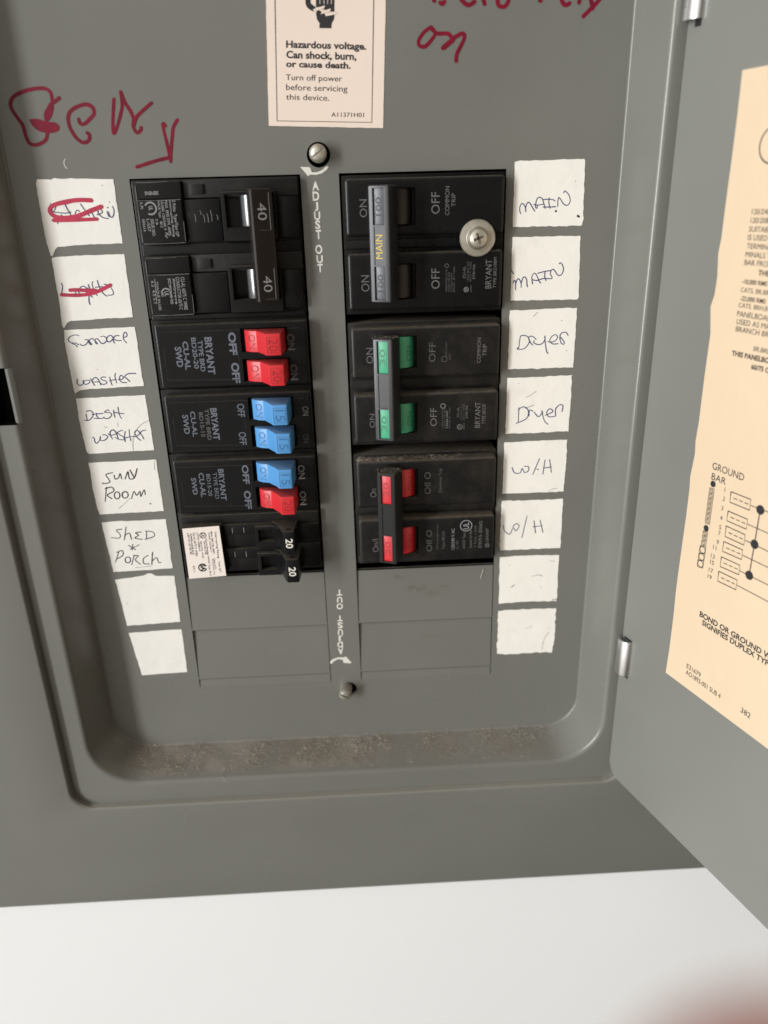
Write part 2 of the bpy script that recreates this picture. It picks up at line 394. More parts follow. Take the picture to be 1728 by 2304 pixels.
def inside(p, poly):
    c = False; j = len(poly) - 1
    for i in range(len(poly)):
        if (poly[i][1] > p[1]) != (poly[j][1] > p[1]) and p[0] < (poly[j][0] - poly[i][0]) * (p[1] - poly[i][1]) / (poly[j][1] - poly[i][1]) + poly[i][0]: c = not c
        j = i
    return c
keep = []
for f in r[2]:
    c = (sum(r[0][i].x for i in f) / len(f), sum(r[0][i].y for i in f) / len(f))
    if inside(c, outer) and not any(inside(c, h) for h in holes): keep.append(tuple(f))
cov.raw([(p.x, p.y, 0) for p in r[0]], keep, 'grey')
for h in holes:
    q = len(h); cov.raw([(x, z, 0) for x, z in h] + [(x, z, -.055) for x, z in h], [(i, (i + 1) % q, q + (i + 1) % q, q + i) for i in range(q)], 'grey')
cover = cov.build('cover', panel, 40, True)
# make the sheet face the room
b = bmesh.new(); b.from_mesh(cover.data); b.normal_update()
if sum(f.normal.y * f.calc_area() for f in b.faces) > 0: bmesh.ops.reverse_faces(b, faces=b.faces)
b.to_mesh(cover.data); b.free()
enc = MB()
bx = [(-6.9, -11.6), (6.9, -11.6), (6.9, 7), (-6.9, 7)]
enc.raw([(x, z, .66) for x, z in bx] + [(x, z, -3.2) for x, z in bx], [(0, 1, 5, 4), (1, 2, 6, 5), (2, 3, 7, 6), (3, 0, 4, 7), (4, 5, 6, 7)], 'dark')
enc.build('enclosure', panel, 0)
sl = MB()
sx0, sx1 = -4.77, -4.40
sl.raw([(sx0, -2.34, .645), (sx1, -2.34, .56), (sx1, -3.19, .56), (sx0, -3.19, .645), (sx0, -2.34, .2), (sx1, -2.34, .2), (sx1, -3.19, .2), (sx0, -3.19, .2)], [(4, 5, 6, 7), (0, 1, 5, 4), (2, 3, 7, 6), (3, 0, 4, 7), (1, 2, 6, 5)], 'dark')
sl.build('latch_slot', panel, 0)
st = MB()
st.prism([(-4.475, .60), (-4.415, .655), (-4.36, .62), (-4.36, .56), (-4.475, .56)], -3.15, -2.37, 'door', .012)
st.build('latch_strike', panel, 30)

def plate(x0, x1, zt, zb, dt):
    p = MB(); e = .012
    N_ = 8
    V = []; zz = [zt - e - (zt - zb - .05) * k / N_ for k in range(N_ + 1)]
    for k, z in enumerate(zz):
        d = -dt * (1 - k / N_) - .004
        V += [(x0 + e, z, d), (x1 - e, z, d)]
    Fs = [(2 * k, 2 * k + 1, 2 * k + 3, 2 * k + 2) for k in range(N_)]
    p.raw(V, Fs, 'grey')
    L_ = len(zz) * 2                                                     # the bridge that holds the plate to the next one
    p.raw([(x0 + e, zz[-1], -.004), (x1 - e, zz[-1], -.004), (x1 - .002, zb + .02, -.002), (x0 + .002, zb + .02, -.002), (x1 - .002, zb, -.002), (x0 + .002, zb, -.002)], [(0, 1, 2, 3), (3, 2, 4, 5)], 'grey')
    p.raw([(x0 + .002, zt, -.002), (x1 - .002, zt, -.002), (x1 - e, zt - e, -dt - .004), (x0 + e, zt - e, -dt - .004)], [(0, 1, 2, 3)], 'grey')
    p.raw([(x0 + e, zt, -dt - .06), (x1 - e, zt, -dt - .06), (x1 - e, zt, -dt - .004), (x0 + e, zt, -dt - .004)], [(0, 1, 2, 3)], 'grey')
    o = p.build('knockout_plate', panel, 20, True)
    bb = bmesh.new(); bb.from_mesh(o.data); bb.normal_update()
    for f in bb.faces:
        if f.normal.y > 0: f.normal_flip()
    bb.to_mesh(o.data); bb.free()
    return o
for sgn in (-1, 1):
    a, b_ = (OX0, OX1) if sgn > 0 else (-OX1, -OX0)
    plate(a, b_, -6.03, -7.03, .03); plate(a, b_, -7.035, -8.01, .042); plate(a, b_, -8.015, OB, .016)
def screw(x, z, r, d1, lean, m_, hd):
    s = MB(); s.lathe(x, z, [(r * .8, -.3), (r * .8, d1 - hd), (r * .98, d1 - hd + .01), (r, d1 - .07), (r * .95, d1 - .045), (r * .82, d1 - .022), (r * .6, d1 - .007), (r * .3, d1)], m_, 28, None, lean)
    return s
s = screw(.0, .245, .118, .22, (0, 0), 'zinc', .16)
ang = math.radians(30); c_, q_ = math.cos(ang), math.sin(ang)
def smap(u, v, n_): return (.0 + u * c_ - v * q_, .245 + u * q_ + v * c_, n_)
o = s.build('cover_screw', panel, 40); cut(o, [(-.2, .2, -.013, .013, .19, .3)], smap)
s = screw(-.005, -8.335, .108, .25, (-.10, .0), 'dirty_screw', .30)
o = s.build('cover_screw', panel, 40)
def smap2(u, v, n_): return (-.03 + u * .9 + v * .43, -8.335 - u * .43 + v * .9, n_)
cut(o, [(-.2, .2, -.016, .016, .215, .4)], smap2)

# printed ADJUST OUT and arrows
zG = (660, 300, 140 / 911); zH = (700, 1280, 140 / 968)
t = MB()
for ch, bx_ in (('A', (275, 705, 375, 835)), ('D', (282, 850, 380, 988)), ('J', (310, 1005, 365, 1138)), ('U', (303, 1145, 395, 1272)), ('S', (318, 1272, 395, 1402)), ('T', (328, 1412, 408, 1550)), ('O', (320, 1630, 425, 1768)), ('U', (340, 1785, 432, 1902)), ('T', (352, 1910, 432, 2035))):
    t.tpx(ch, zG, bx_, .003, 'wprint', 'n', .035)
t.poly([at(*p) for p in Z(*zG, [(290, 825), (318, 720), (360, 825), (340, 800), (310, 800)])][::-1], .0038, 'wprint')
t.poly([at(*p) for p in Z(*zG, [(100, 492), (235, 495), (258, 530), (268, 572), (350, 568), (425, 535), (480, 480), (518, 490), (490, 532), (420, 585), (340, 606), (248, 604), (215, 628), (160, 560)])][::-1], .003, 'wprint')
t.build('adjustment_lettering', panel, 0); t = MB()
for ch, bx_ in (('T', (400, 320, 485, 415)), ('U', (402, 435, 487, 525)), ('O', (395, 535, 495, 630)), ('T', (410, 725, 490, 815)), ('S', (410, 828, 493, 925)), ('U', (415, 935, 495, 1028)), ('J', (428, 1035, 490, 1125)), ('D', (407, 1133, 495, 1225)), ('A', (418, 1232, 503, 1330))):
    t.tpx(ch, zH, bx_, .003, 'wprint', 'r', .035)
t.poly([at(*p) for p in Z(*zH, [(295, 1440), (345, 1400), (420, 1374), (510, 1375), (540, 1360), (628, 1455), (610, 1468), (505, 1460), (493, 1412), (420, 1402), (348, 1440), (325, 1472), (300, 1475)])][::-1], .003, 'wprint')
t.build('adjustment_lettering', panel, 0)

# red marker writing on the cover
zE = (0, 180, 420 / 1659); zF = (900, 0, 500 / 1659)
def dish(x, z):                                                          # the dish floor, and its curve at the left
    e = -FH - x
    return 0.0 if e <= 0 else R1 - math.sqrt(max(R1 ** 2 - min(e, R1 * .99) ** 2, 0))
def floor_map(a, b, c): return (a, b, c + dish(a, b))
mk = MB(floor_map)
def mark(mb, zz, pts, w, m_='marker', d=.003, sm=True): mb.ribbon([at(*p, d) for p in Z(*zz, pts)], w, d, m_, sm)
def blob(mb, zz, pts, m_='marker', d=.004): mb.poly([at(*p, d) for p in spline(Z(*zz, pts + [pts[0]]), 4)[:-1]][::-1], d, m_)
mark(mk, zE, [(465, 185), (450, 115), (405, 78), (330, 75), (230, 95), (130, 140), (95, 195), (100, 250), (150, 330), (200, 400), (230, 500), (262, 560), (315, 578), (380, 555), (412, 520), (422, 465)], .046)
mark(mk, zE, [(525, 160), (490, 190), (455, 212), (430, 260), (408, 320), (415, 380), (422, 465)], .046, d=.0045)
blob(mk, zE, [(258, 348), (335, 345), (410, 372), (480, 375), (525, 410), (515, 452), (460, 470), (380, 465), (322, 440), (280, 395)], d=.006)
blob(mk, zE, [(455, 205), (476, 240), (462, 310), (432, 362), (400, 345), (390, 300), (412, 250)], d=.006)
mark(mk, zE, [(700, 350), (712, 385), (750, 390), (800, 345), (835, 300), (825, 250), (790, 222), (750, 218), (680, 240), (625, 280), (605, 340), (620, 420), (660, 490), (700, 535), (745, 557), (790, 535), (795, 490), (775, 470)], .046)
mark(mk, zE, [(1012, 170), (1005, 300), (1003, 400), (1012, 478), (1045, 400), (1075, 290), (1085, 220), (1072, 105)], .042)
mark(mk, zE, [(1075, 110), (1110, 200), (1160, 280), (1185, 350), (1182, 410), (1215, 468), (1250, 445), (1252, 420)], .042, d=.0045)
mark(mk, zE, [(1345, 205), (1270, 270), (1212, 330), (1190, 400)], .042, d=.006)
mk.build('marker_writing', panel, 0)
mk = MB()
mark(mk, zE, [(1470, 408), (1447, 388), (1460, 470), (1490, 590), (1510, 700)], .042)
mark(mk, zE, [(1575, 355), (1540, 420), (1530, 500), (1520, 620), (1515, 725)], .042, d=.0045)
mark(mk, zE, [(1500, 690), (1380, 720), (1215, 773)], .044, d=.006)
mk.build('marker_arrow', panel, 0)
mk = MB()
mark(mk, zF, [(230, 203), (180, 240), (140, 300), (145, 340), (190, 345), (245, 285), (262, 245), (232, 203)], .046)
mark(mk, zF, [(240, 222), (280, 250), (350, 250), (380, 272), (392, 300)], .046, d=.0045)
mark(mk, zF, [(318, 360), (400, 285), (465, 250), (480, 280), (455, 340), (425, 400), (418, 455)], .046, d=.006)
mark(mk, zF, [(325, 355), (390, 300)], .06, d=.0075)
for k, p in enumerate([[(235, -90), (245, -40), (255, 6)], [(300, 20), (318, 30), (330, 12)], [(470, -60), (450, -20), (480, 22), (515, 38), (555, 12)], [(610, -60), (622, -5), (632, 32)], [(730, -90), (726, -20), (738, 42), (785, 46), (812, -12), (780, -40)], [(1025, -50), (1048, 6)], [(1240, -50), (1205, -25), (1215, 20), (1240, 38), (1268, 22)], [(1365, -60), (1345, -20), (1335, 22)], [(1400, -60), (1425, 0), (1437, 62)], [(1500, -15), (1440, 50), (1368, 122)]]):
    mark(mk, zF, p, .05, d=.003 + .0012 * (k % 3))
mk.build('marker_writing', panel, 0)
# small scars in the paint
sc = MB(); sc.ring(*at(157, 368), .075, .012, .0025, 'scar', 10, 130, 235); sc.build('paint_scratch', panel, 0)
for p, r_ in (((727, 1361), .006), ((148, 1337), .005), ((285, 1236), .005)):
    sc = MB(); sc.disc(*at(*p), r_, .0025, 'scar', 8); sc.build('paint_chip', panel, 0)
sc = MB(); sc.ribbon([at(1087, 1281), at(1081, 1302)], .009, .0, 'scar', False); sc.build('paint_scratch', panel, 0)

# ------------------------------------------------------------------ door, hinges
ZD = -9.83
dr = MB(door_map)
cr = .28
prof_d = [(0, ZD + cr)]
for k in range(0, 9):
    a = math.radians(180 + 90 * k / 8); prof_d.append((cr + cr * math.cos(a), ZD + cr + cr * math.sin(a)))
DW = 9.4
prof_d += [(DW, ZD), (DW, 5.6), (cr, 5.6), (0, 5.6 - cr)]
dr.poly(prof_d, 0.0, 'door'); dr.poly([(a, b) for a, b in prof_d], -.07, 'door', 0)
q = len(prof_d); dr.raw([(a, b, 0) for a, b in prof_d] + [(a, b, -.07) for a, b in prof_d], [(i, (i + 1) % q, q + (i + 1) % q, q + i) for i in range(q)], 'door')
door = dr.build('door', panel, 30, True)
def hinge(za, zb):
    h = MB(); out = []; inn = []
    c0 = (HX + .055, HD + .075)
    for k in range(0, 13):
        a = math.radians(215 - 165 * k / 12 + 0)
        out.append((c0[0] + .15 * math.cos(a), c0[1] + .17 * math.sin(a))); inn.append((c0[0] + .115 * math.cos(a), c0[1] + .135 * math.sin(a)))
    h.prism(out + inn[::-1], za, zb, 'steel', .006)
    o = h.build('hinge', door, 35)
    k_ = MB(door_map); k_.box(.12, .22, za - .07, za + .02, -.02, .006, 'dark'); k_.box(.05, .22, zb - .01, zb + .02, -.02, .006, 'dark')
    add(o, k_)
hz = lambda y: at(1405, y, .86)[1]
hinge(hz(1513), hz(1439)); hz2 = at(1545, 46, .86)[1]; hinge(hz2, hz2 + .62)

# ------------------------------------------------------------------ breakers: right column
def rot_map(x0, d0, phi):
    c, s_ = math.cos(phi), math.sin(phi)
    return lambda u, z, n_: (x0 + u * c - n_ * s_, z, d0 + u * s_ + n_ * c)
FD = .2
z4 = (740, 370, 420 / 1659); z6 = (760, 690, 400 / 1659); z8 = (760, 990, 400 / 1659)
def two_pole(name, label, ftop, bar, tcol, tdark, bodymat, barmat, barlab, num, prints):
    R_ = thing(name, label, 'circuit breaker', (1.4, (ftop[0][0] + ftop[1][1]) / 2, -.5))
    zt = ftop[0][0] + .09; zb = ftop[1][1] - .10
    b = MB()
    b.box(.285, 2.545, zb, zt, -1.0, -.03, bodymat, .02)
    b.box(.30, 2.53, ftop[1][0] + .10, ftop[0][1] - .07, -.10, .045, bodymat, .015)
    b.box(.29, 2.5, ftop[0][1] - .20, ftop[0][1] - .12, -.1, .02, bodymat, .012)
    ob = b.build('body', R_)
    for (a, c) in ftop:
        f = MB(); f.box(.335, 2.505, c - .02, a + .045, -.2, FD, bodymat, .052, 4)
        f.box(.31, 2.52, c - .07, c + .02, -.2, .07, bodymat, .02)
        of = f.build('face', R_)
        mid = (a + c) / 2
        cut(of, [(.66, 1.285, mid - .235, mid + .255, .0, .4)])
    faces_ = [x for x in R_.children if x.name.split('.')[0] == 'face']
    for (which, args) in prints:
        pm = MB()
        for q in args: q(pm)
        add(faces_[which], pm)
    phi = math.radians(22)
    mp = rot_map(.632, .555, phi)
    h = MB(mp); h.box(0, .29, bar[1], bar[0], -.36, 0, barmat, .028, 3)
    oh = h.build('handle_tie', R_)
    win = [(bar[0] - .49, bar[0] - .035), (bar[1] + .035, bar[1] + .475)]
    cut(oh, [(.062, .222, win[0][0], win[0][1], -.07, .1), (.062, .222, win[1][0], win[1][1], -.07, .1), (.072, .215, win[1][1] + .02, win[0][0] - .02, -.012, .1)], mp)
    if barlab:
        tm = MB(mp); tm.text(barlab, .09, .185, win[1][1] + .10, win[0][0] - .12, -.009, 'yellow', 'u', .0); add(oh, tm)
    for k, ((a, c), wz) in enumerate(zip(ftop, win)):
        mid = (a + c) / 2 + .01
        tg = MB(); arc = []
        for i in range(0, 15):
            aa = math.radians(142 - 104 * i / 14); arc.append((.965 + .36 * math.cos(aa), -.13 + .36 * math.sin(aa)))
        tg.prism(arc + [(1.2, -.1), (.7, -.1)], mid - .222, mid + .232, 'brown' if tcol == 'glare' else tcol, .015)
        tg.box(.05, .235, wz[0] - .02, wz[1] + .02, -.34, -.032, tcol, .01, 2, mp)
        for zz_ in ((wz[0] + .035, wz[1] - .035),):
            for (u0, u1, v0, v1) in ((.085, .088, zz_[0], zz_[1]), (.198, .201, zz_[0], zz_[1])): pass
        tg.text(num, .095, .175, (wz[0] + wz[1]) / 2 - .115, (wz[0] + wz[1]) / 2 + .115, -.0305, tdark, 'u', .01, mp)
        zc = (wz[0] + wz[1]) / 2
        tg.box(.086, .090, zc - .15, zc + .15, -.04, -.0300, tdark, 0, 2, mp); tg.box(.187, .191, zc - .15, zc + .13, -.04, -.0300, tdark, 0, 2, mp)
        # ON on the drum
        am = lambda u, z, n_: (.965 + (.3615 + n_) * math.cos(math.radians(66 - u * 22)), z, -.13 + (.3615 + n_) * math.sin(math.radians(66 - u * 22)))
        tg.text('ON', .15, .85, mid - .13, mid + .10, .0005, tdark, 'u', .01, am)
        tg.build('toggle', R_, 30)
    return R_
def P(t, zz, box, m_='dimprint', mode='u', bold=0.0, d=FD + .002): return lambda mb: mb.tpx(t, zz, box, d, m_, mode, bold)
def CIRC(zz, c, r, m_='dimprint', wd=.010, d=FD + .002):
    def g(mb):
        x, z = at(*Z(*zz, [c])[0], d); mb.ring(x, z, r, wd, d, m_)
    return g
A = z4
main_b = two_pole('double_pole_breaker', 'black 100 amp breaker with MAIN in yellow on its handle and a large washer screw', [(-.12, -.79), (-1.08, -1.79)], (-.165, -1.655), 'glare', 'bar_d', 'black', 'bar', 'MAIN', '100', [
    (0, [P('ON', A, (272, 310, 338, 470)), P('OFF', A, (910, 245, 985, 440)), P('COMMON', A, (1033, 193, 1072, 450)), P('TRIP', A, (1090, 255, 1125, 375))]),
    (1, [P('ON', A, (287, 985, 360, 1130)), P('OFF', A, (910, 925, 985, 1105)),
         P('UNDERWRITERS LAB INC', A, (1037, 930, 1052, 1132), 'faint'), P('LISTED CIR BKR', A, (1060, 955, 1075, 1132), 'faint'), P('2 POLE UNIT', A, (1083, 960, 1098, 1132), 'faint'), P('ISSUE  IN 1460', A, (1105, 910, 1120, 1132), 'faint'), CIRC(A, (1047, 900), .026, 'faint', .008),
         P('CU-AL', A, (1190, 905, 1215, 1012)), P('120/240V AC', A, (1226, 860, 1243, 1040), 'faint'), P('60/75 C WIRE', A, (1250, 865, 1267, 1040), 'faint'), P('E7819A', A, (1278, 885, 1300, 1018)), CIRC(A, (1220, 1112), .033), P('SP', A, (1205, 1095, 1235, 1128), 'print', 'u'), P('6094', A, (1256, 1075, 1270, 1135), 'faint'),
         P('BRYANT', A, (1392, 845, 1445, 1102)), P('TYPE BR2100M', A, (1462, 825, 1490, 1098))])])
wsh = MB(); wx, wz_ = at(1075.5, 535.8, .27)
wsh.lathe(wx, wz_, [(.245, .20), (.247, .225), (.235, .24), (.16, .25), (.125, .255)], 'zinc', 48)
wsh.lathe(wx, wz_, [(.14, .25), (.135, .285), (.115, .318), (.07, .338), (.02, .343)], 'zinc', 40)
wo_ = wsh.build('retaining_screw', main_b, 40)
def wmap(u, v, n_): return (wx + u * .94 - v * .34, wz_ + u * .34 + v * .94, n_)
cut(wo_, [(-.072, .072, -.017, .017, .285, .4), (-.017, .017, -.072, .072, .285, .4)], wmap)
sk = MB(); sk.lathe(wx, wz_, [(.10, -.3), (.10, .2)], 'dark', 20); add(wo_, sk)
A = z6
two_pole('double_pole_breaker', 'black 30 amp breaker with green toggles under a grey handle bar', [(-2.10, -2.77), (-3.08, -3.77)], (-2.145, -3.63), 'green', 'green_d', 'sooty', 'bar', None, '30', [
    (0, [P('ON', A, (265, 385, 330, 530)), P('OFF', A, (850, 335, 912, 515), 'faint'), CIRC(A, (995, 490), .04, 'faint', .008), P('LISTED CIR BKR', A, (1005, 330, 1020, 470), 'faint'), P('6094', A, (1038, 440, 1052, 495), 'faint'), P('COMMON', A, (1300, 290, 1335, 525)), P('TRIP', A, (1352, 350, 1390, 460))]),
    (1, [P('ON', A, (297, 1000, 345, 1130)), P('OFF', A, (862, 945, 925, 1115)),
         P('UNDERWRITERS', A, (972, 955, 986, 1135), 'faint'), P('LISTED CIR BKR', A, (993, 945, 1006, 1135), 'faint'), P('2 POLE UNIT', A, (1013, 970, 1028, 1135), 'print'), P('ISSUE IN 1460', A, (1036, 940, 1050, 1135), 'faint'), CIRC(A, (982, 927), .034, 'print', .008), 
         P('CU-AL', A, (1112, 935, 1134, 1033)), P('120/240V AC', A, (1146, 910, 1160, 1058), 'faint'), P('60/75 C WIRE', A, (1168, 905, 1184, 1058), 'faint'), P('E7819A', A, (1192, 920, 1214, 1038)), CIRC(A, (1138, 1122), .038), P('SP', A, (1122, 1106, 1154, 1138)), P('6094', A, (1170, 1085, 1186, 1145), 'faint'),
         P('BRYANT', A, (1280, 890, 1330, 1130)), P('TYPE BR230', A, (1346, 910, 1380, 1095))])])
A = z8
two_pole('double_pole_breaker', 'black 20 amp breaker with red toggles and dust along its top', [(-4.12, -4.82), (-5.09, -5.80)], (-4.14, -5.63), 'red', 'red_d', 'sooty', 'matte', None, '20', [
    (0, [P('On', A, (303, 455, 360, 535)), P('Off O', A, (808, 300, 868, 505), 'faint'), P('Common Trip', A, (940, 265, 980, 490), 'faint')]),
    (1, [P('On/I', A, (325, 925, 380, 1045)), P('Off O', A, (825, 840, 880, 1040), 'faint'), P('Westinghouse', A, (920, 790, 942, 1020), 'faint'), P('Type BR220', A, (972, 850, 1008, 1020), 'faint'), P('120/240 V AC', A, (1060, 825, 1090, 1020), 'print'), P('C-W', A, (1102, 940, 1128, 1015), 'faint'), P('HACR Type', A, (1165, 865, 1197, 1010)), P('Listed Cir Bkr', A, (1226, 835, 1252, 1005)), P('2 Pole 1-058', A, (1272, 800, 1296, 1000), 'faint'), P('E7819-S- 850602', A, (1314, 755, 1346, 1005)), P('LB43907', A, (1380, 825, 1408, 950)), CIRC(A, (1394, 983), .032), P('SP', A, (1380, 970, 1407, 997)), CIRC(A, (1198, 800), .092, 'print', .014), P('UL', A, (1172, 770, 1226, 832), 'print', 'u', .02)])])

# ------------------------------------------------------------------ tandem breakers
z5 = (330, 700, 430 / 1659); z7 = (360, 980, 400 / 1659); z3 = (280, 370, 480 / 1659)
TD = .18
def tandem(label, zt, zb, toggles, prints, zz):
    R_ = thing('tandem_breaker', label, 'circuit breaker', (-1.4, (zt + zb) / 2, -.5), 'black tandem breakers stacked in the left column')
    b = MB()
    b.box(-2.545, -.285, zb - .05, zt + .05, -1, -.02, 'black', .02)
    ob = b.build('body', R_)
    f = MB(); f.box(-2.46, -.29, zb, zt, -.3, TD - .004, 'black', .034, 4)
    f.box(-2.405, -.40, zb + .07, zt - .10, -.2, TD, 'black', .004, 1)
    of = f.build('face', R_)
    tz = []
    for c, (ya, yb, xs, col) in enumerate(toggles):
        tz.append((at(xs[0], yb, .24)[1], at(xs[0], ya, .24)[1], at(xs[0], (ya + yb) / 2, .24)[0], at(xs[1], ya, .33)[0], at(xs[2], ya, .6)[0], at(xs[3], ya, .6)[0], col))
    cut(of, [(q[2] - .06, q[5] + .06, q[0] - .02, q[1] + .02, -.05, .5) for q in tz])
    pm = MB()
    for t, bx_, m_, bo in prints: pm.tpx(t, zz, bx_, TD + .002, m_, 'd', bo)
    zc = (zt + zb) / 2                                                   # moulded line round the wiring side
    pm.ribbon([(-2.36, zc + .12), (-2.36, zb + .13), (-1.30, zb + .10), (-1.30, zc + .05)], .010, TD + .0015, 'bar_d', False)
    add(of, pm)
    for (z0, z1, x0, x1, x2, x3, col) in tz:
        tg = MB(); dk = col + '_d'
        pr = [(x0 - .01, .02), (x0, .19), (x0 + .03, .235), (x0 + (x1 - x0) * .5, .285), (x1, .315), (x2 - .03, .50), (x2, .57), (x2 + .02, .60), (x3 - .015, .60), (x3, .58), (x3 + .03, .05)]
        tg.prism(pr, z0, z1, col, .014)
        zm = (z0 + z1) / 2; hh = (z1 - z0)
        def skirt(x, xs=(x0 + .03, x0 + (x1 - x0) * .5, x1), ds=(.235, .285, .315)):
            k = 0 if x < xs[1] else 1
            return ds[k] + (ds[k + 1] - ds[k]) * (x - xs[k]) / (xs[k + 1] - xs[k])
        def am(u, z, n_, a_=x0 + .04, w_=x1 - x0 - .05): return (a_ + w_ * u, z, skirt(a_ + w_ * u) + n_)
        tg.text('ON', .12, .86, zm - hh * .36, zm + hh * .33, .0045, dk, 'd', .01, am)
        num = '20' if col == 'red' else '15'
        tg.text(num, x2 + .055, x3 - .045, zm - hh * .30, zm + hh * .26, .602, dk, 'd', .0)
        fr = [(x2 + .03, zm - hh * .36), (x3 - .03, zm - hh * .36), (x3 - .03, zm + hh * .34), (x2 + .03, zm + hh * .34), (x2 + .03, zm - hh * .36)]
        tg.ribbon(fr, .007, .6012, dk, False)
        tg.build('toggle', R_, 30)
    return R_
def tog(zz, sk_l, neck, kl, kr, y0, y1, col):
    ox, oy, k = zz
    return (oy + y0 * k, oy + y1 * k, (ox + sk_l * k, ox + neck * k, ox + kl * k, ox + kr * k), col)
tandem('black twin breaker with two red toggles, directly under the 40 amp breaker', -1.915, -2.835, [tog(z5, 850, 950, 1012, 1160, 168, 355, 'red'), tog(z5, 872, 985, 1050, 1190, 435, 612, 'red')],
       [('BRYANT', (517, 225, 580, 550), 'bprint', .03), ('TYPE BRD', (455, 255, 497, 525), 'bprint', .02), ('BD20-20', (398, 230, 440, 500), 'bprint', .02), ('CU-AL', (322, 262, 372, 512), 'bprint', .03), ('SWD', (252, 310, 310, 487), 'bprint', .03),
        ('OFF', (712, 183, 780, 382), 'bprint', .04), ('OFF', (738, 447, 808, 625), 'bprint', .04), ('ON', (1218, 195, 1285, 340), 'faint', .04), ('ON', (1245, 460, 1312, 600), 'faint', .04)], z5)
tandem('black twin breaker with two blue toggles, between the two with red', -2.945, -3.835, [tog(z5, 915, 1010, 1072, 1215, 770, 945, 'blue'), tog(z5, 942, 1040, 1105, 1243, 1015, 1185, 'blue')],
       [('BRYANT', (565, 842, 622, 1120), 'bprint', .03), ('TYPE BRD', (515, 850, 550, 1120), 'faint', .02), ('BD15-15', (462, 878, 498, 1092), 'faint', .02), ('CU-AL', (388, 870, 432, 1092), 'bprint', .02), ('SWD', (318, 900, 368, 1068), 'bprint', .02),
        ('OFF', (787, 805, 850, 920), 'bprint', .01), ('OFF', (802, 1050, 865, 1160), 'bprint', .01), ('ON', (1352, 828, 1405, 905), 'print', .0), ('ON', (1358, 1070, 1408, 1142), 'faint', .0)], z5)
tandem('black twin breaker with one blue toggle above one red toggle', -3.955, -4.825, [tog(z7, 900, 1000, 1085, 1225, 258, 432, 'blue'), tog(z7, 932, 1035, 1110, 1248, 505, 670, 'red')],
       [('BRYANT', (555, 312, 608, 605), 'bprint', .02), ('TYPE BRD', (503, 345, 540, 590), 'bprint', .0), ('BD15-20', (442, 360, 478, 565), 'bprint', .01), ('CU-AL', (370, 348, 420, 575), 'bprint', .02), ('SWD', (298, 395, 345, 552), 'bprint', .02),
        ('OFF', (768, 275, 830, 452), 'bprint', .03), ('OFF', (788, 515, 852, 685), 'bprint', .03), ('ON', (1288, 275, 1352, 405), 'print', .02), ('ON', (1303, 520, 1366, 648), 'print', .02)], z7)

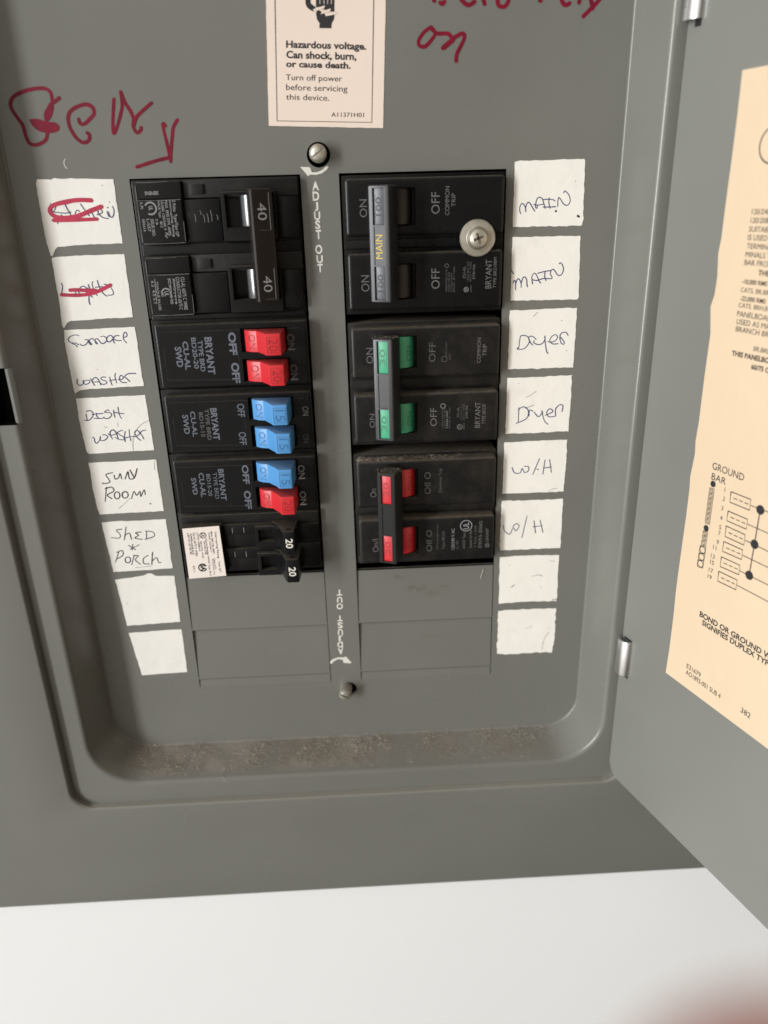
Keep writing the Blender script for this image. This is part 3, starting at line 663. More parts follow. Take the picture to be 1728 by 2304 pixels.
# ------------------------------------------------------------------ 40 amp breaker
R_ = thing('double_pole_breaker', 'black 40 amp breaker with small white print at top of the left column', 'circuit breaker', (-1.4, -.95, -.5))
b = MB(); b.box(-2.545, -.285, -1.86, -.02, -1, .0, 'black', .02)
b.box(-2.5, -.30, -1.01, -.84, -.3, .06, 'black', .02); b.box(-2.5, -.30, -1.875, -1.80, -.3, .05, 'black', .02)
for z0 in (0, -.955):
    b.box(-1.84, -.30, z0 - .26, z0 - .035, -.3, .11, 'sooty', .015)
    b.box(-.62, -.30, z0 - .80, z0 - .26, -.3, .09, 'black', .03)
    b.box(-1.86, -1.36, z0 - .82, z0 - .28, -.3, .12, 'black', .02)
    b.box(-1.74, -1.56, z0 - .215, z0 - .085, 0, .145, 'sooty', .012)
b.build('body', R_)
for z0 in (0, -.955):
    f = MB(); f.box(-2.455, -1.85, z0 - .265, z0 - .04, -.3, .185, 'black', .02, 3); f.box(-2.455, -1.86, z0 - .825, z0 - .27, -.3, .2, 'black', .02, 3)
    of = f.build('face', R_)
    pm = MB()
    if z0 == 0:
        zP = (300, 390, 200 / 1659); D_ = .202
        for t, bx_ in (('2 Poles  Type/Tipo QP', (745, 500, 820, 1180)), ('Interrupting Rating', (690, 495, 745, 1185)), ('MAX. RMS SYM. AMPS.', (618, 500, 675, 1175)), ('10,000 120/240 V', (535, 510, 590, 1070)), ('HACR Type', (452, 515, 508, 830)), ('40 C', (500, 890, 550, 1020)), ('C.B.', (420, 850, 462, 970)), ('ISSUE NO.', (340, 855, 400, 1175)), ('L-557', (260, 850, 315, 1090)), ('E82615', (180, 860, 225, 1085)), ('LR', (135, 545, 180, 680))):
            pm.tpx(t, zP, bx_, D_, 'print', 'd', .015)
        x, z = at(*Z(*zP, [(320, 655)])[0], D_); pm.ring(x, z, .075, .02, D_, 'print', 28, -120, 150); pm.tpx('UL', zP, (285, 610, 365, 690), D_, 'print', 'd', .03)
        pm.tpx('SIEMENS', zP, (210, 335, 465, 405), .187, 'print', 'r', .02)
        pm.ribbon([at(*q, D_) for q in Z(*zP, [(600, 1110), (650, 1130), (600, 1165), (640, 1200)])], .01, D_, 'print')
    else:
        D_ = .202
        for t, bx_ in (('CU-AL 60/75 C WIRE', (450, 875, 480, 1130)), ('CONDUCTOR 60/75 C', (412, 875, 440, 1130)), ('AWG | 6 | 8', (378, 885, 400, 1085)), ('SC-AU 40 25', (348, 885, 370, 1085)), ('LISTED', (285, 985, 305, 1030)), ('TORQUE IN-LBS', (250, 910, 275, 1135)), ('6.2  4.5 5.1', (218, 905, 240, 1080))):
            pm.tpx(t, z3, bx_, D_, 'print', 'd', .01)
        x, z = at(*Z(*z3, [(325, 1000)])[0], D_); pm.ring(x, z, .06, .018, D_, 'print', 24, -20, 200); pm.tpx('UL', z3, (312, 985, 345, 1025), D_, 'print', 'd', .02)
        for xx in (360, 393, 240): pm.ribbon([at(*q, D_) for q in Z(*z3, [(xx - 5, 890), (xx + 12, 1085)])], .007, D_, 'print', False)
    for (xa, xb, zz_) in ((-2.43, -1.87, z0 - .275), (-2.43, -1.87, z0 - .822), (-2.43, -2.02, z0 - .052)):
        pm.ribbon([(xa, zz_), ((xa + xb) / 2, zz_ - .004), (xb, zz_ + .003)], .009, .2015, 'faint', True, None, .9)
    pm.ribbon([(-2.446, z0 - .10), (-2.447, z0 - .5), (-2.445, z0 - .80)], .010, .2012, 'dimprint', True, None, .8)
    pm.ribbon([(-1.862, z0 - .55), (-1.862, z0 - .80)], .008, .2012, 'faint', True, None, .9)
    if z0 == 0:
        for xx, za, zb2 in ((-1.80, .44, .50), (-1.72, .46, .56), (-1.64, .42, .47), (-1.60, .47, .57), (-1.55, .46, .57), (-1.50, .42, .56), (-1.42, .48, .54)):
            pm.ribbon([(xx, -za), (xx + .012, -(za + zb2) / 2), (xx + .008, -zb2)], .010, .1215, 'dimprint', False)
    add(of, pm)
    hs = MB(); hs.box(-1.345, -.60, z0 - .825, z0 - .19, -.3, .19, 'black', .02, 3); oh = hs.build('handle_housing', R_)
    sx = -1.285
    cut(oh, [(sx, -.62, z0 - .65, z0 - .225, -.1, .5)])
    tg = MB(); arc = []
    for i in range(0, 13):
        aa = math.radians(128 - 76 * i / 12); arc.append((-.90 + .30 * math.cos(aa), -.10 + .32 * math.sin(aa)))
    tg.prism(arc + [(-.72, -.1), (-1.08, -.1)], z0 - .64, z0 - .235, 'gloss', .012)
    tg.prism([(-1.125, .03), (-1.07, .17), (-1.0, .235), (-.93, .25), (-.93, .0), (-1.1, 0)], z0 - .635, z0 - .24, 'steel', .006) if False else None
    tg.build('toggle', R_, 30)
mp = rot_map(-.895, .52, math.radians(-17))
h = MB(mp); h.box(0, .285, -1.62, -.165, -.30, 0, 'brown', .024, 3); oh = h.build('handle_tie', R_)
tm = MB(mp)
for (za, zb_) in ((-.22, -.68), (-1.17, -1.57)):
    zc = (za + zb_) / 2
    tm.text('40', .075, .195, zc - .105, zc + .105, .002, 'print', 'd', .0)
    tm.ribbon([(.235, za), (.235, zb_)], .006, .0015, 'print', False); tm.ribbon([(.09, zb_), (.235, zb_)], .005, .0015, 'faint', False)
tm.box(-.006, .010, -1.60, -.19, -.05, -.004, 'faint', .002)
add(oh, tm)

# ------------------------------------------------------------------ quad breaker with the white sticker
R_ = thing('tandem_breaker', 'black breaker with white printed sticker and two 20 amp handles, lowest on the left', 'circuit breaker', (-1.4, -5.45, -.5))
b = MB(); b.box(-2.545, -.285, -5.95, -4.87, -1, -.02, 'sooty', .02)
b.box(-2.47, -.30, -5.08, -4.89, -.3, .10, 'sooty', .02, 3)
b.box(-.72, -.30, -5.42, -5.1, -.3, .11, 'black', .02); b.box(-.72, -.30, -5.86, -5.44, -.3, .11, 'black', .02)
for z0 in (-5.08, -5.50):
    b.box(-1.84, -.9, z0 - .36, z0 - .14, -.3, .13, 'black', .015); b.box(-1.84, -.9, z0 - .14, z0 + .03, -.3, .16, 'black', .012)
    b.ribbon([(-1.67, z0 - .11), (-1.67, z0 - .02)], .008, .1615, 'print', False); b.ribbon([(-1.49, z0 - .11), (-1.49, z0 - .02)], .008, .1615, 'print', False)
b.build('body', R_)
f = MB(); f.box(-2.46, -1.825, -5.89, -5.02, -.3, .29, 'black', .022, 3); f.build('sticker_block', R_)
LD = .2925; q = [(207, 870), (550, 843), (618, 1308), (272, 1337)]
stk = MB(); stk.poly([at(*p, LD) for p in Z(*z7, q)][::-1], LD, 'white_sticker', .002)
ost = stk.build('rating_sticker', R_, 0); pm = MB(); E_ = LD + .002
for t, bx_ in (('Interrupting Rating', (518, 898, 542, 1145)), ('Type QT', (545, 1170, 566, 1275)), ('MAX. RMS SYM. AMPS.', (482, 897, 500, 1105)), ('Class CTL', (503, 1145, 520, 1250)), ('10,000 120/240 V', (457, 905, 474, 1090)), ('No Common Trip', (490, 1150, 505, 1300)), ('Circuit Breaker HACR Type, 40 C', (438, 960, 460, 1310)), ('Test File LV48', (412, 980, 430, 1110)), ('Issue No. N-20', (385, 985, 402, 1145)), ('LISTED SIEMENS', (352, 905, 368, 1080)), ('CU-AL 60/75 C WIRE', (318, 905, 340, 1125)), ('AWG 14-8 6-4', (292, 910, 308, 1110)), ('LBF-IN 35 40 45', (266, 912, 284, 1110)), ('0711', (308, 1215, 326, 1272))):
    pm.tpx(t, z7, bx_, E_, 'ink', 'd', .01)
x, z = at(*Z(*z7, [(400, 932)])[0], E_); pm.ring(x, z, .047, .012, E_, 'ink'); pm.tpx('UL', z7, (385, 912, 415, 952), E_, 'ink', 'd', .02)
x, z = at(*Z(*z7, [(398, 1232)])[0], E_); pm.ring(x, z, .062, .02, E_, 'ink', 28, 20, 340); pm.tpx('SA', z7, (378, 1200, 425, 1262), E_, 'ink', 'd', .05)
pm.ribbon([at(*p_, E_) for p_ in Z(*z7, [(287, 920), (300, 1110)])], .004, E_, 'ink', False)
add(ost, pm)
for k, (sl_, fr, zt) in enumerate((((915, 880, 1065, 990), (1143, 905, 1262, 1105), 0), ((942, 1130, 1110, 1250), (1172, 1165, 1302, 1370), 0))):
    a0 = at(*Z(*z7, [(sl_[0], sl_[1])])[0], .24); a1 = at(*Z(*z7, [(sl_[2], sl_[3])])[0], .24)
    hb = MB(); hb.box(a0[0] - .06, a1[0] + .30, a1[1] - .10, a0[1] + .055, -.3, .24, 'black', .02, 3); ohb = hb.build('handle_housing', R_)
    cut(ohb, [(a0[0], a1[0] + .10, a1[1], a0[1], -.05, .5)])
    k0 = at(*Z(*z7, [(fr[0], fr[1])])[0], .60); k1 = at(*Z(*z7, [(fr[2], fr[3])])[0], .60)
    kb = MB(); x0, x1, z1, z0 = k0[0], k1[0], k0[1], k1[1]
    kb.prism([(x0 - .22, .05), (x0 - .21, .17), (x0 - .10, .30), (x0 - .02, .55), (x0 + .01, .60), (x1 - .01, .60), (x1, .58), (x1 + .04, .1)], z0, z1, 'black', .014)
    okb = kb.build('handle', R_, 30); pm = MB()
    zc = (z0 + z1) / 2; pm.text('20', x0 + .035, x0 + .148, zc - .085, zc + .075, .602, 'wprint', 'd', .02)
    hx = (x0 + x1) / 2 + .0
    tm_ = lambda a, b_, c: (a, z1 + .0015 + c, b_)
    pm.disc(hx, .49, .045, 0, 'dark', 20, tm_)
    add(okb, pm)

# ------------------------------------------------------------------ paper labels and their handwriting
zA = (60, 380, 340 / 1504); zB = (120, 860, 340 / 1106); zC = (1080, 340, 280 / 1068); zD = (1080, 820, 280 / 911)
def ragged(pts, amp, seed, step=.03):
    out = []; n = len(pts)
    for i in range(n):
        a, b_ = pts[i], pts[(i + 1) % n]; L_ = math.dist(a, b_); k = max(1, int(L_ / step))
        for j in range(k):
            t = j / k; x = a[0] + (b_[0] - a[0]) * t; z = a[1] + (b_[1] - a[1]) * t
            q = amp if 0 < j else 0
            out.append((x + q * noise.noise(Vector((x * 13, z * 13, seed))), z + q * noise.noise(Vector((x * 13, z * 13, seed + 9)))))
    return out
PEN = .0135
def paper(label, zz, outline, strokes=(), red=(), dots=(), amp=.008, pen='pen', pw=PEN, marks=(), sz=None):
    sz = sz or zz
    seed = random.random() * 50
    c = at(*Z(*zz, [outline[0]])[0])
    e = MB(); e.poly(ragged([at(*p, .006) for p in Z(*zz, outline)], amp, seed)[::-1], .006, 'paper', .007)
    o = e.build('paper_label', None, 0)
    tag(o, label, 'label', 'white paper circuit labels beside the breakers')
    if strokes or dots:
        h = MB()
        for k, s_ in enumerate(strokes): h.ribbon([at(*p, .008) for p in Z(*sz, s_)], pw, .008 + .0008 * (k % 4), pen, True, None, .25)
        for (x, y, r_) in dots: h.disc(*at(*Z(*zz, [(x, y)])[0]), r_, .0085, 'gpen', 12)
        h.build('handwriting', o, 0)
    if red:
        h = MB()
        for k, (s_, ww) in enumerate(red): h.ribbon([at(*p, .012) for p in Z(*sz, s_)], ww, .0125 + .001 * k, 'rmarker')
        h.build('marker_stroke', o, 0)
    if marks:
        h = MB()
        for k, s_ in enumerate(marks): h.ribbon([at(*p, .008) for p in Z(*zz, s_)], .009, .0078, 'smudge', True, None, .6)
        h.build('scuff', o, 0)
    return o
def el(cx, cy, rx, ry): return [(cx + rx * math.cos(a), cy + ry * math.sin(a)) for a in [math.radians(-80 + 40 * k) for k in range(10)]]
paper('white paper label reading Kitchen, crossed out in red marker', zA, [(100, 105), (245, 108), (262, 95), (560, 97), (862, 103), (955, 742), (700, 748), (310, 775), (285, 800), (254, 872), (238, 862), (200, 745), (160, 540), (120, 300), (92, 150)],
      [[(195, 235), (215, 330), (250, 440), (290, 510), (335, 608)], [(295, 290), (275, 350), (215, 425)], [(270, 392), (400, 405), (480, 412), (570, 392)], [(455, 215), (500, 320), (560, 420), (615, 560)], [(390, 440), (440, 490), (430, 530)], [(735, 380), (700, 355), (660, 395), (665, 440), (700, 485), (770, 505)], [(755, 240), (840, 360), (925, 468), (870, 400), (900, 365), (960, 400), (1015, 490)], [(1065, 440), (1160, 400), (1130, 340), (1085, 340), (1090, 420), (1170, 490), (1270, 512)], [(1250, 385), (1262, 430), (1295, 490), (1250, 390), (1275, 390), (1300, 450), (1340, 490), (1375, 440), (1378, 340), (1350, 285)]],
      [([(950, 172), (780, 165), (620, 175), (470, 205), (330, 235), (225, 280), (180, 350), (215, 430), (330, 490), (500, 500), (680, 470), (820, 420), (960, 360), (1140, 290)], .056), ([(250, 545), (600, 540), (1055, 522)], .046)], [(825, 330, .007), (808, 385, .010), (752, 165, .006)], sz=(90, 430, 200 / 1659))
paper('white paper label reading Lights, struck through with one red marker line', zA, [(254, 884), (500, 862), (970, 846), (1057, 1475), (780, 1490), (440, 1512), (405, 1530), (372, 1588), (352, 1560), (325, 1330), (280, 1080), (248, 900)],
      [[(255, 250), (280, 300), (275, 400), (268, 470), (330, 480), (480, 490), (640, 470)], [(535, 400), (570, 480), (610, 515)], [(790, 370), (740, 320), (680, 318), (630, 370), (615, 430), (660, 475), (740, 470), (790, 430), (800, 350)], [(815, 280), (840, 360), (835, 470), (828, 600), (850, 690)], [(910, 220), (895, 270), (925, 370), (960, 450), (1000, 505)], [(960, 335), (1040, 328), (1110, 322)], [(840, 430), (870, 510), (905, 540)], [(1003, 195), (1030, 290), (1080, 400), (1140, 475), (1205, 520)], [(1145, 275), (1200, 280), (1270, 320), (1330, 420), (1335, 475), (1300, 495), (1230, 500)]],
      [([(265, 490), (480, 500), (750, 490), (960, 440), (1120, 370), (1270, 290)], .050), ([(440, 395), (560, 390), (760, 400), (960, 400)], .052)], sz=(110, 610, 180 / 1659))
paper('white paper label reading Furnace at the top and Washer at the bottom', zA, [(370, 1605), (1075, 1573), (1165, 2160), (600, 2195), (530, 2205), (482, 2236), (460, 2150), (420, 1950), (375, 1720)],
      [[(350, 210), (290, 195), (200, 220), (155, 265), (165, 310), (220, 350), (290, 385), (325, 420)], [(215, 345), (290, 350), (345, 378)], [(375, 365), (410, 392), (470, 380), (515, 330), (520, 290), (465, 285)], [(520, 290), (535, 335), (570, 378), (585, 365), (545, 310), (560, 275), (600, 262), (625, 285)], [(650, 290), (660, 340), (690, 365), (690, 345), (650, 295), (680, 265), (720, 290), (770, 350), (830, 345), (870, 295), (850, 240), (800, 215)], [(760, 225), (775, 228)], [(985, 245), (950, 205), (890, 225), (870, 275), (890, 320), (940, 318), (985, 270), (990, 300), (1018, 348)], [(1100, 210), (1040, 210), (1000, 245), (1010, 280), (1070, 300), (1140, 298)], [(1242, 345), (1195, 290), (1180, 230), (1195, 160), (1225, 145), (1250, 190), (1240, 225), (1200, 238), (1180, 235)], [(325, 1020), (318, 1090), (360, 1135), (420, 1120), (450, 1060), (430, 1050), (445, 1105), (500, 1115), (550, 1080), (545, 1040), (480, 1045)], [(570, 1015), (600, 1070), (645, 1138)], [(595, 1060), (620, 1010), (670, 990), (720, 1040), (760, 1125)], [(600, 1075), (720, 1072)], [(850, 985), (790, 980), (760, 1010), (800, 1040), (860, 1060), (870, 1095), (820, 1118), (770, 1110)], [(925, 985), (945, 1060), (970, 1130)], [(925, 1050), (1040, 1025)], [(1032, 910), (1025, 980), (1055, 1090)], [(1085, 1030), (1160, 1020), (1180, 980), (1140, 950), (1110, 985), (1115, 1040), (1160, 1080), (1240, 1085)], [(1300, 1065), (1240, 1005), (1205, 980), (1240, 935), (1310, 915), (1415, 915)]],
      (), [(705, 1996, .006)], sz=(135, 730, 200 / 1659))
paper('white paper label reading Dish Washer', zB, [(165, 120), (672, 93), (737, 497), (262, 524), (245, 512), (215, 400), (190, 280), (170, 150)],
      [[(130, 310), (145, 380), (160, 445)], [(95, 440), (180, 450), (250, 400), (290, 320), (260, 250), (200, 235), (135, 250)], [(265, 318), (380, 305), (500, 295)], [(355, 290), (370, 360), (415, 412)], [(310, 402), (400, 405), (505, 402)], [(640, 235), (600, 220), (535, 265), (590, 275), (670, 285), (690, 335), (640, 395), (560, 408), (515, 375)], [(735, 225), (745, 300), (765, 380)], [(765, 270), (850, 290), (960, 298)], [(832, 158), (850, 270), (880, 360), (915, 405)], [(275, 820), (310, 840), (325, 910), (360, 950), (410, 910), (445, 840), (445, 800), (440, 860), (480, 895), (560, 870), (605, 810), (570, 770), (500, 765)], [(620, 740), (670, 790), (710, 855)], [(665, 770), (660, 700), (720, 655), (780, 700), (820, 800), (840, 860)], [(690, 780), (820, 735)], [(935, 665), (880, 680), (820, 715), (880, 770), (940, 800), (970, 850), (960, 875), (860, 865), (765, 820)], [(990, 690), (978, 800), (992, 915)], [(975, 845), (1100, 800)], [(1075, 650), (1090, 780), (1115, 895)], [(1130, 800), (1220, 800), (1300, 750), (1290, 690), (1240, 668), (1200, 710), (1225, 780), (1280, 850), (1335, 885)], [(1400, 855), (1360, 780), (1325, 720), (1370, 675), (1440, 658)]],
      (), (), .008, 'pen', PEN, [[(585, 500), (582, 440), (590, 390), (615, 340), (650, 305), (700, 280)], [(470, 300), (474, 322)], [(372, 326), (393, 332)]], sz=(180, 900, 170 / 1659))
paper('white paper label reading Sun Room', zB, [(256, 590), (752, 567), (808, 942), (340, 968), (325, 930), (300, 830), (285, 770), (270, 650)],
      [[(432, 662), (385, 676), (402, 706), (412, 732), (365, 744), (362, 735)], [(445, 680), (452, 708), (476, 700), (488, 668), (500, 706)], [(525, 708), (545, 655), (556, 704), (592, 700), (612, 632)], [(560, 642), (592, 700)], [(388, 768), (380, 872)], [(378, 780), (425, 768), (442, 796), (395, 826), (428, 852)], el(466, 828, 20, 26), el(525, 824, 22, 24), [(572, 852), (590, 800), (610, 828), (634, 798), (640, 836), (664, 788), (672, 822)]], (), [(712, 888, .012)], .008, 'gpen', .016, [[(738, 580), (742, 640)], [(480, 925), (520, 890), (560, 850)]])
paper('white paper label reading Shed and Porch', zB, [(352, 1028), (450, 1018), (560, 1015), (823, 1003), (873, 1362), (440, 1390), (400, 1220)],
      [[(502, 1075), (462, 1084), (488, 1114), (482, 1140), (424, 1138)], [(532, 1060), (520, 1152)], [(520, 1124), (555, 1104), (572, 1150)], [(642, 1096), (602, 1102), (622, 1120), (596, 1140), (650, 1150)], [(682, 1092), (682, 1148)], [(674, 1090), (728, 1096), (736, 1128), (670, 1150)], [(550, 1194), (602, 1226)], [(562, 1222), (628, 1190)], [(582, 1186), (576, 1228)],
       [(480, 1238), (455, 1316)], [(464, 1246), (504, 1232), (508, 1266), (468, 1292)], el(545, 1300, 20, 22), [(592, 1264), (574, 1336)], [(586, 1270), (622, 1270), (600, 1300), (636, 1332)], [(692, 1268), (660, 1290), (662, 1326), (702, 1330)], [(725, 1244), (720, 1334)], [(720, 1312), (755, 1284), (770, 1318), (786, 1320)]], (), (), .008, 'gpen', .014, [[(600, 1358), (660, 1352), (720, 1345)]])
paper('blank white paper label with creases below the Shed and Porch one', zB, [(452, 1445), (560, 1432), (660, 1415), (690, 1400), (720, 1400), (748, 1417), (885, 1417), (930, 1753), (540, 1783), (500, 1620)], (), (), [(540, 1618, .006)])
paper('blank white paper label, lowest one on the left', zB, [(552, 1835), (938, 1808), (980, 2120), (800, 2133), (650, 2145), (600, 1990)], (), (), [(925, 1835, .006)])
paper('white paper label reading Main with two dark ink spots, topmost on the right', zC, [(300, 92), (330, 84), (560, 78), (895, 66), (902, 80), (885, 540), (890, 580), (872, 638), (700, 645), (282, 652)],
      [[(225, 630), (200, 560), (205, 470), (250, 395), (300, 420), (335, 500), (340, 580)], [(335, 500), (360, 410), (400, 365), (450, 400), (500, 490), (550, 570)], [(530, 415), (620, 430), (745, 408)], [(590, 500), (565, 470), (575, 380), (600, 290), (655, 245), (720, 280), (755, 370), (790, 505)], [(610, 440), (608, 490), (590, 505)], [(740, 300), (870, 295), (960, 298), (1020, 330)], [(885, 265), (878, 370), (905, 500)], [(745, 475), (900, 475), (1030, 465)], [(1088, 455), (1090, 330), (1110, 255), (1150, 290), (1220, 400), (1290, 435), (1350, 400), (1378, 310), (1345, 190), (1260, 100), (1225, 145)]],
      (), [(650, 515, .016), (838, 556, .016), (848, 562, .014), (818, 258, .006)], .012, sz=(1150, 420, 160 / 1659))
paper('white paper label reading Main, without spots, second from the top on the right', zC, [(280, 738), (862, 727), (855, 1000), (848, 1250), (838, 1272), (262, 1284)],
      [[(228, 520), (250, 470), (275, 500), (278, 660)], [(280, 540), (310, 450), (345, 440), (385, 510), (393, 610)], [(393, 520), (430, 415), (465, 398), (505, 450), (510, 540), (520, 600)], [(610, 400), (625, 540)], [(610, 410), (640, 340), (685, 325), (730, 400), (760, 480), (795, 522)], [(625, 455), (710, 470), (800, 445), (870, 428), (985, 435)], [(735, 322), (870, 285), (1000, 265)], [(885, 290), (878, 390), (905, 470)], [(985, 435), (1030, 425), (1025, 380), (1000, 350), (1010, 275), (1050, 240), (1090, 270), (1140, 345), (1190, 368), (1245, 320), (1270, 230), (1245, 145), (1205, 105), (1180, 125)], [(195, 270), (235, 330)]],
      (), (), .01, sz=(1130, 580, 180 / 1659))
paper('white paper label reading Dryer, with specks around the word', zC, [(257, 1368), (834, 1345), (800, 1857), (720, 1855), (470, 1868), (240, 1872)],
      [[(290, 580), (265, 545), (245, 560), (262, 580), (285, 520), (300, 400), (318, 290), (350, 260), (440, 262), (500, 300), (530, 380), (510, 450), (440, 540), (370, 575), (290, 582)], [(600, 480), (555, 420), (510, 330), (520, 290), (575, 272), (630, 295), (685, 350)], [(640, 380), (630, 420), (680, 455), (760, 470), (830, 440), (885, 370)], [(888, 270), (895, 400), (920, 580), (945, 660), (970, 668)], [(960, 400), (1020, 412), (1120, 390), (1180, 320), (1170, 255), (1125, 240), (1060, 275), (1010, 350), (1015, 410), (1080, 455), (1200, 450)], [(1255, 300), (1310, 360), (1345, 430), (1320, 462), (1270, 430), (1240, 330), (1255, 230), (1320, 185), (1390, 190), (1430, 255)]],
      (), [(700, 1452, .007), (742, 1712, .007)], .012, 'pen', PEN, [[(460, 1418), (495, 1382)]], sz=(1140, 730, 160 / 1659))
paper('white paper label reading Dryer, with a long scuff above the word', zD, [(200, 100), (400, 92), (675, 78), (648, 490), (185, 508)],
      [[(285, 318), (280, 422)], [(278, 332), (318, 310), (352, 336), (340, 395), (264, 432)], [(358, 378), (362, 335), (388, 342)], [(396, 350), (428, 382), (458, 348)], [(452, 338), (470, 410), (497, 438)], [(478, 372), (532, 346), (512, 324), (488, 350), (502, 382), (545, 380)], [(554, 378), (552, 330), (578, 298), (606, 300), (600, 345)]], (), [(282, 138, .006)], .012, 'pen', PEN, [[(340, 240), (375, 222), (412, 196)], [(330, 320), (395, 298)]])
paper('white paper label reading W/H beside the upper pole of the 20 amp breaker', zD, [(180, 570), (638, 550), (632, 700), (612, 930), (165, 948), (172, 720)],
      [[(235, 755), (252, 792), (292, 795), (308, 762), (325, 790), (352, 780), (356, 750), (325, 745)], [(435, 690), (386, 806)], [(475, 700), (460, 802)], [(466, 758), (522, 750)], [(510, 696), (522, 790)], [(415, 765), (428, 770)]], (), (), .012, 'pen', PEN, [[(500, 928), (530, 912), (565, 908)]])
paper('white paper label reading W/H, last one with writing on the right', zD, [(160, 1000), (608, 984), (588, 1343), (150, 1362), (145, 1320)],
      [[(172, 1178), (180, 1218), (218, 1242), (242, 1195), (262, 1218), (286, 1185), (268, 1165), (240, 1185)], [(344, 1110), (307, 1266)], [(395, 1145), (406, 1232)], [(388, 1188), (455, 1180)], [(440, 1140), (460, 1228)]], (), (), .012)
paper('blank white paper label with a few short pen specks on the right', zD, [(146, 1410), (350, 1398), (579, 1395), (562, 1732), (300, 1738), (137, 1752)], [[(228, 1630), (252, 1615)], [(530, 1722), (560, 1722)]], (), [(215, 1468, .006), (448, 1630, .006)], .012, 'gpen', .012, [[(380, 1552), (430, 1540), (455, 1550)], [(515, 1438), (548, 1442)]])
paper('blank white paper label with a torn corner, lowest on the right', zD, [(133, 1805), (320, 1790), (558, 1785), (552, 1900), (545, 2010), (525, 2110), (450, 2108), (200, 2122), (125, 2118)], (), (), [(505, 1928, .007)], .02, 'gpen', .01, [[(452, 2090), (470, 2010), (505, 1958)], [(330, 1935), (380, 1915)]])

# ------------------------------------------------------------------ hazard sticker
zI = (580, 0, 320 / 1659)
hzd = MB(); D_ = .006
hzd.poly(ragged([at(*p, D_) for p in Z(*zI, [(70, -620), (1530, -600), (1492, 30), (1462, 1495), (128, 1468), (96, 30)])], .004, 3.3)[::-1], D_, 'pink', .007)
ho = hzd.build('warning_sticker', None, 0); tag(ho, 'pale pink warning sticker about hazardous voltage above the top screw', 'sticker')
pm = MB(); E_ = .0085
def qtext(mb, t, x0, x1, y0, y1, slope, m_, bold, left=0.0):
    V, Fs, asp = glyph(t, bold); Q = []
    for u, v in V:
        px = x0 + (x1 - x0) * u; py = y1 - (y1 - y0) * v + slope * (px - x0)
        a, b_ = at(*Z(*zI, [(px, py)])[0], E_); Q.append((a, b_, E_))
    mb.raw(Q, Fs, m_)
S_ = .028
for t, x0, x1, y0, y1, bo in (('Hazardous voltage.', 330, 1265, 472, 582, .03), ('Can shock, burn,', 332, 1150, 590, 695, .03), ('or cause death.', 330, 1083, 705, 783, .03), ('Turn off power', 326, 985, 865, 955, .0), ('before servicing', 330, 1045, 980, 1072, .0), ('this device.', 330, 832, 1095, 1162, .0), ('A11371H01', 858, 1238, 1310, 1362, .0)):
    qtext(pm, t, x0, x1, y0, y1, S_ if y0 < 1300 else .015, 'ink', bo)
pm.ribbon([at(*p, E_) for p in Z(*zI, [(188, -560), (200, 0), (225, 1410), (1330, 1428), (1352, 0), (1362, -560)])], .010, E_, 'ink', False)
pm.poly([at(*p, E_) for p in Z(*zI, [(718, 328), (720, 272), (690, 225), (678, 150), (700, 112), (770, 150), (790, 178), (895, 172), (888, 225), (862, 275), (858, 330)])], E_, 'ink')
pm.poly([at(*p, E_) for p in Z(*zI, [(678, 85), (676, -160), (895, -160), (893, 140), (845, 135), (740, 100), (790, 72)])], E_, 'ink')
for xx in (725, 772, 815, 858): pm.ribbon([at(*p, E_) for p in Z(*zI, [(xx, -160), (xx, 45)])], .007, E_ + .0015, 'pink', False)
pm.ribbon([at(*p, E_) for p in Z(*zI, [(680, -110), (610, -60), (585, 10), (600, 65), (655, 105)])], .062, E_, 'ink')
pm.ribbon([at(*p, E_) for p in Z(*zI, [(660, 118), (780, 78), (740, 152), (848, 112), (795, 178), (900, 152)])], .030, E_ + .002, 'pink', False)
add(ho, pm)

# ------------------------------------------------------------------ buff directory label on the door
dl = MB(door_map); N_ = .006
zJ = (1400, 100, 328 / 907); zK = (1400, 900, 328 / 907)
le = [atdoor(*p) for p in Z(*zJ, [(750, 160), (720, 430), (680, 740), (645, 1000), (620, 1200), (600, 1300), (593, 1450), (576, 1560), (552, 1630), (551, 1800), (530, 1950), (512, 2080)])] + [atdoor(*p) for p in Z(*zK, [(492, 30), (480, 130), (458, 260), (455, 330), (425, 480), (420, 560), (400, 720), (375, 900), (350, 1080), (335, 1200), (320, 1350), (295, 1550), (272, 1695)])]
zt_, zb_ = le[0][1], le[-1][1]
dl.poly(le + [(7.6, zb_), (7.6, zt_)], N_, 'peach', .006)
do = dl.build('directory_label', None, 0); tag(do, 'large buff paper wiring label with wavy left edge on the open door', 'label')
pm = MB(door_map); E_ = .0085
def dtext(t, zz, x0, ya, yb, hgt_k=1.0, bold=0.0, ratio=None):
    # left end of the line at pixel x0, cap top ya, baseline yb; letters run along the door
    a = atdoor(*Z(*zz, [(x0, ya)])[0]); b_ = atdoor(*Z(*zz, [(x0, yb)])[0]); h_ = a[1] - b_[1]
    V, Fs, asp = glyph(t, bold); wdt = ratio if ratio else asp * h_
    pm.raw([(b_[0] + u * wdt, b_[1] + v * h_, E_) for u, v in V], Fs, 'ink')
def dw(zz, x0, x1, y): a = atdoor(*Z(*zz, [(x0, y)])[0]); b_ = atdoor(*Z(*zz, [(x1, y)])[0]); return abs(b_[0] - a[0])
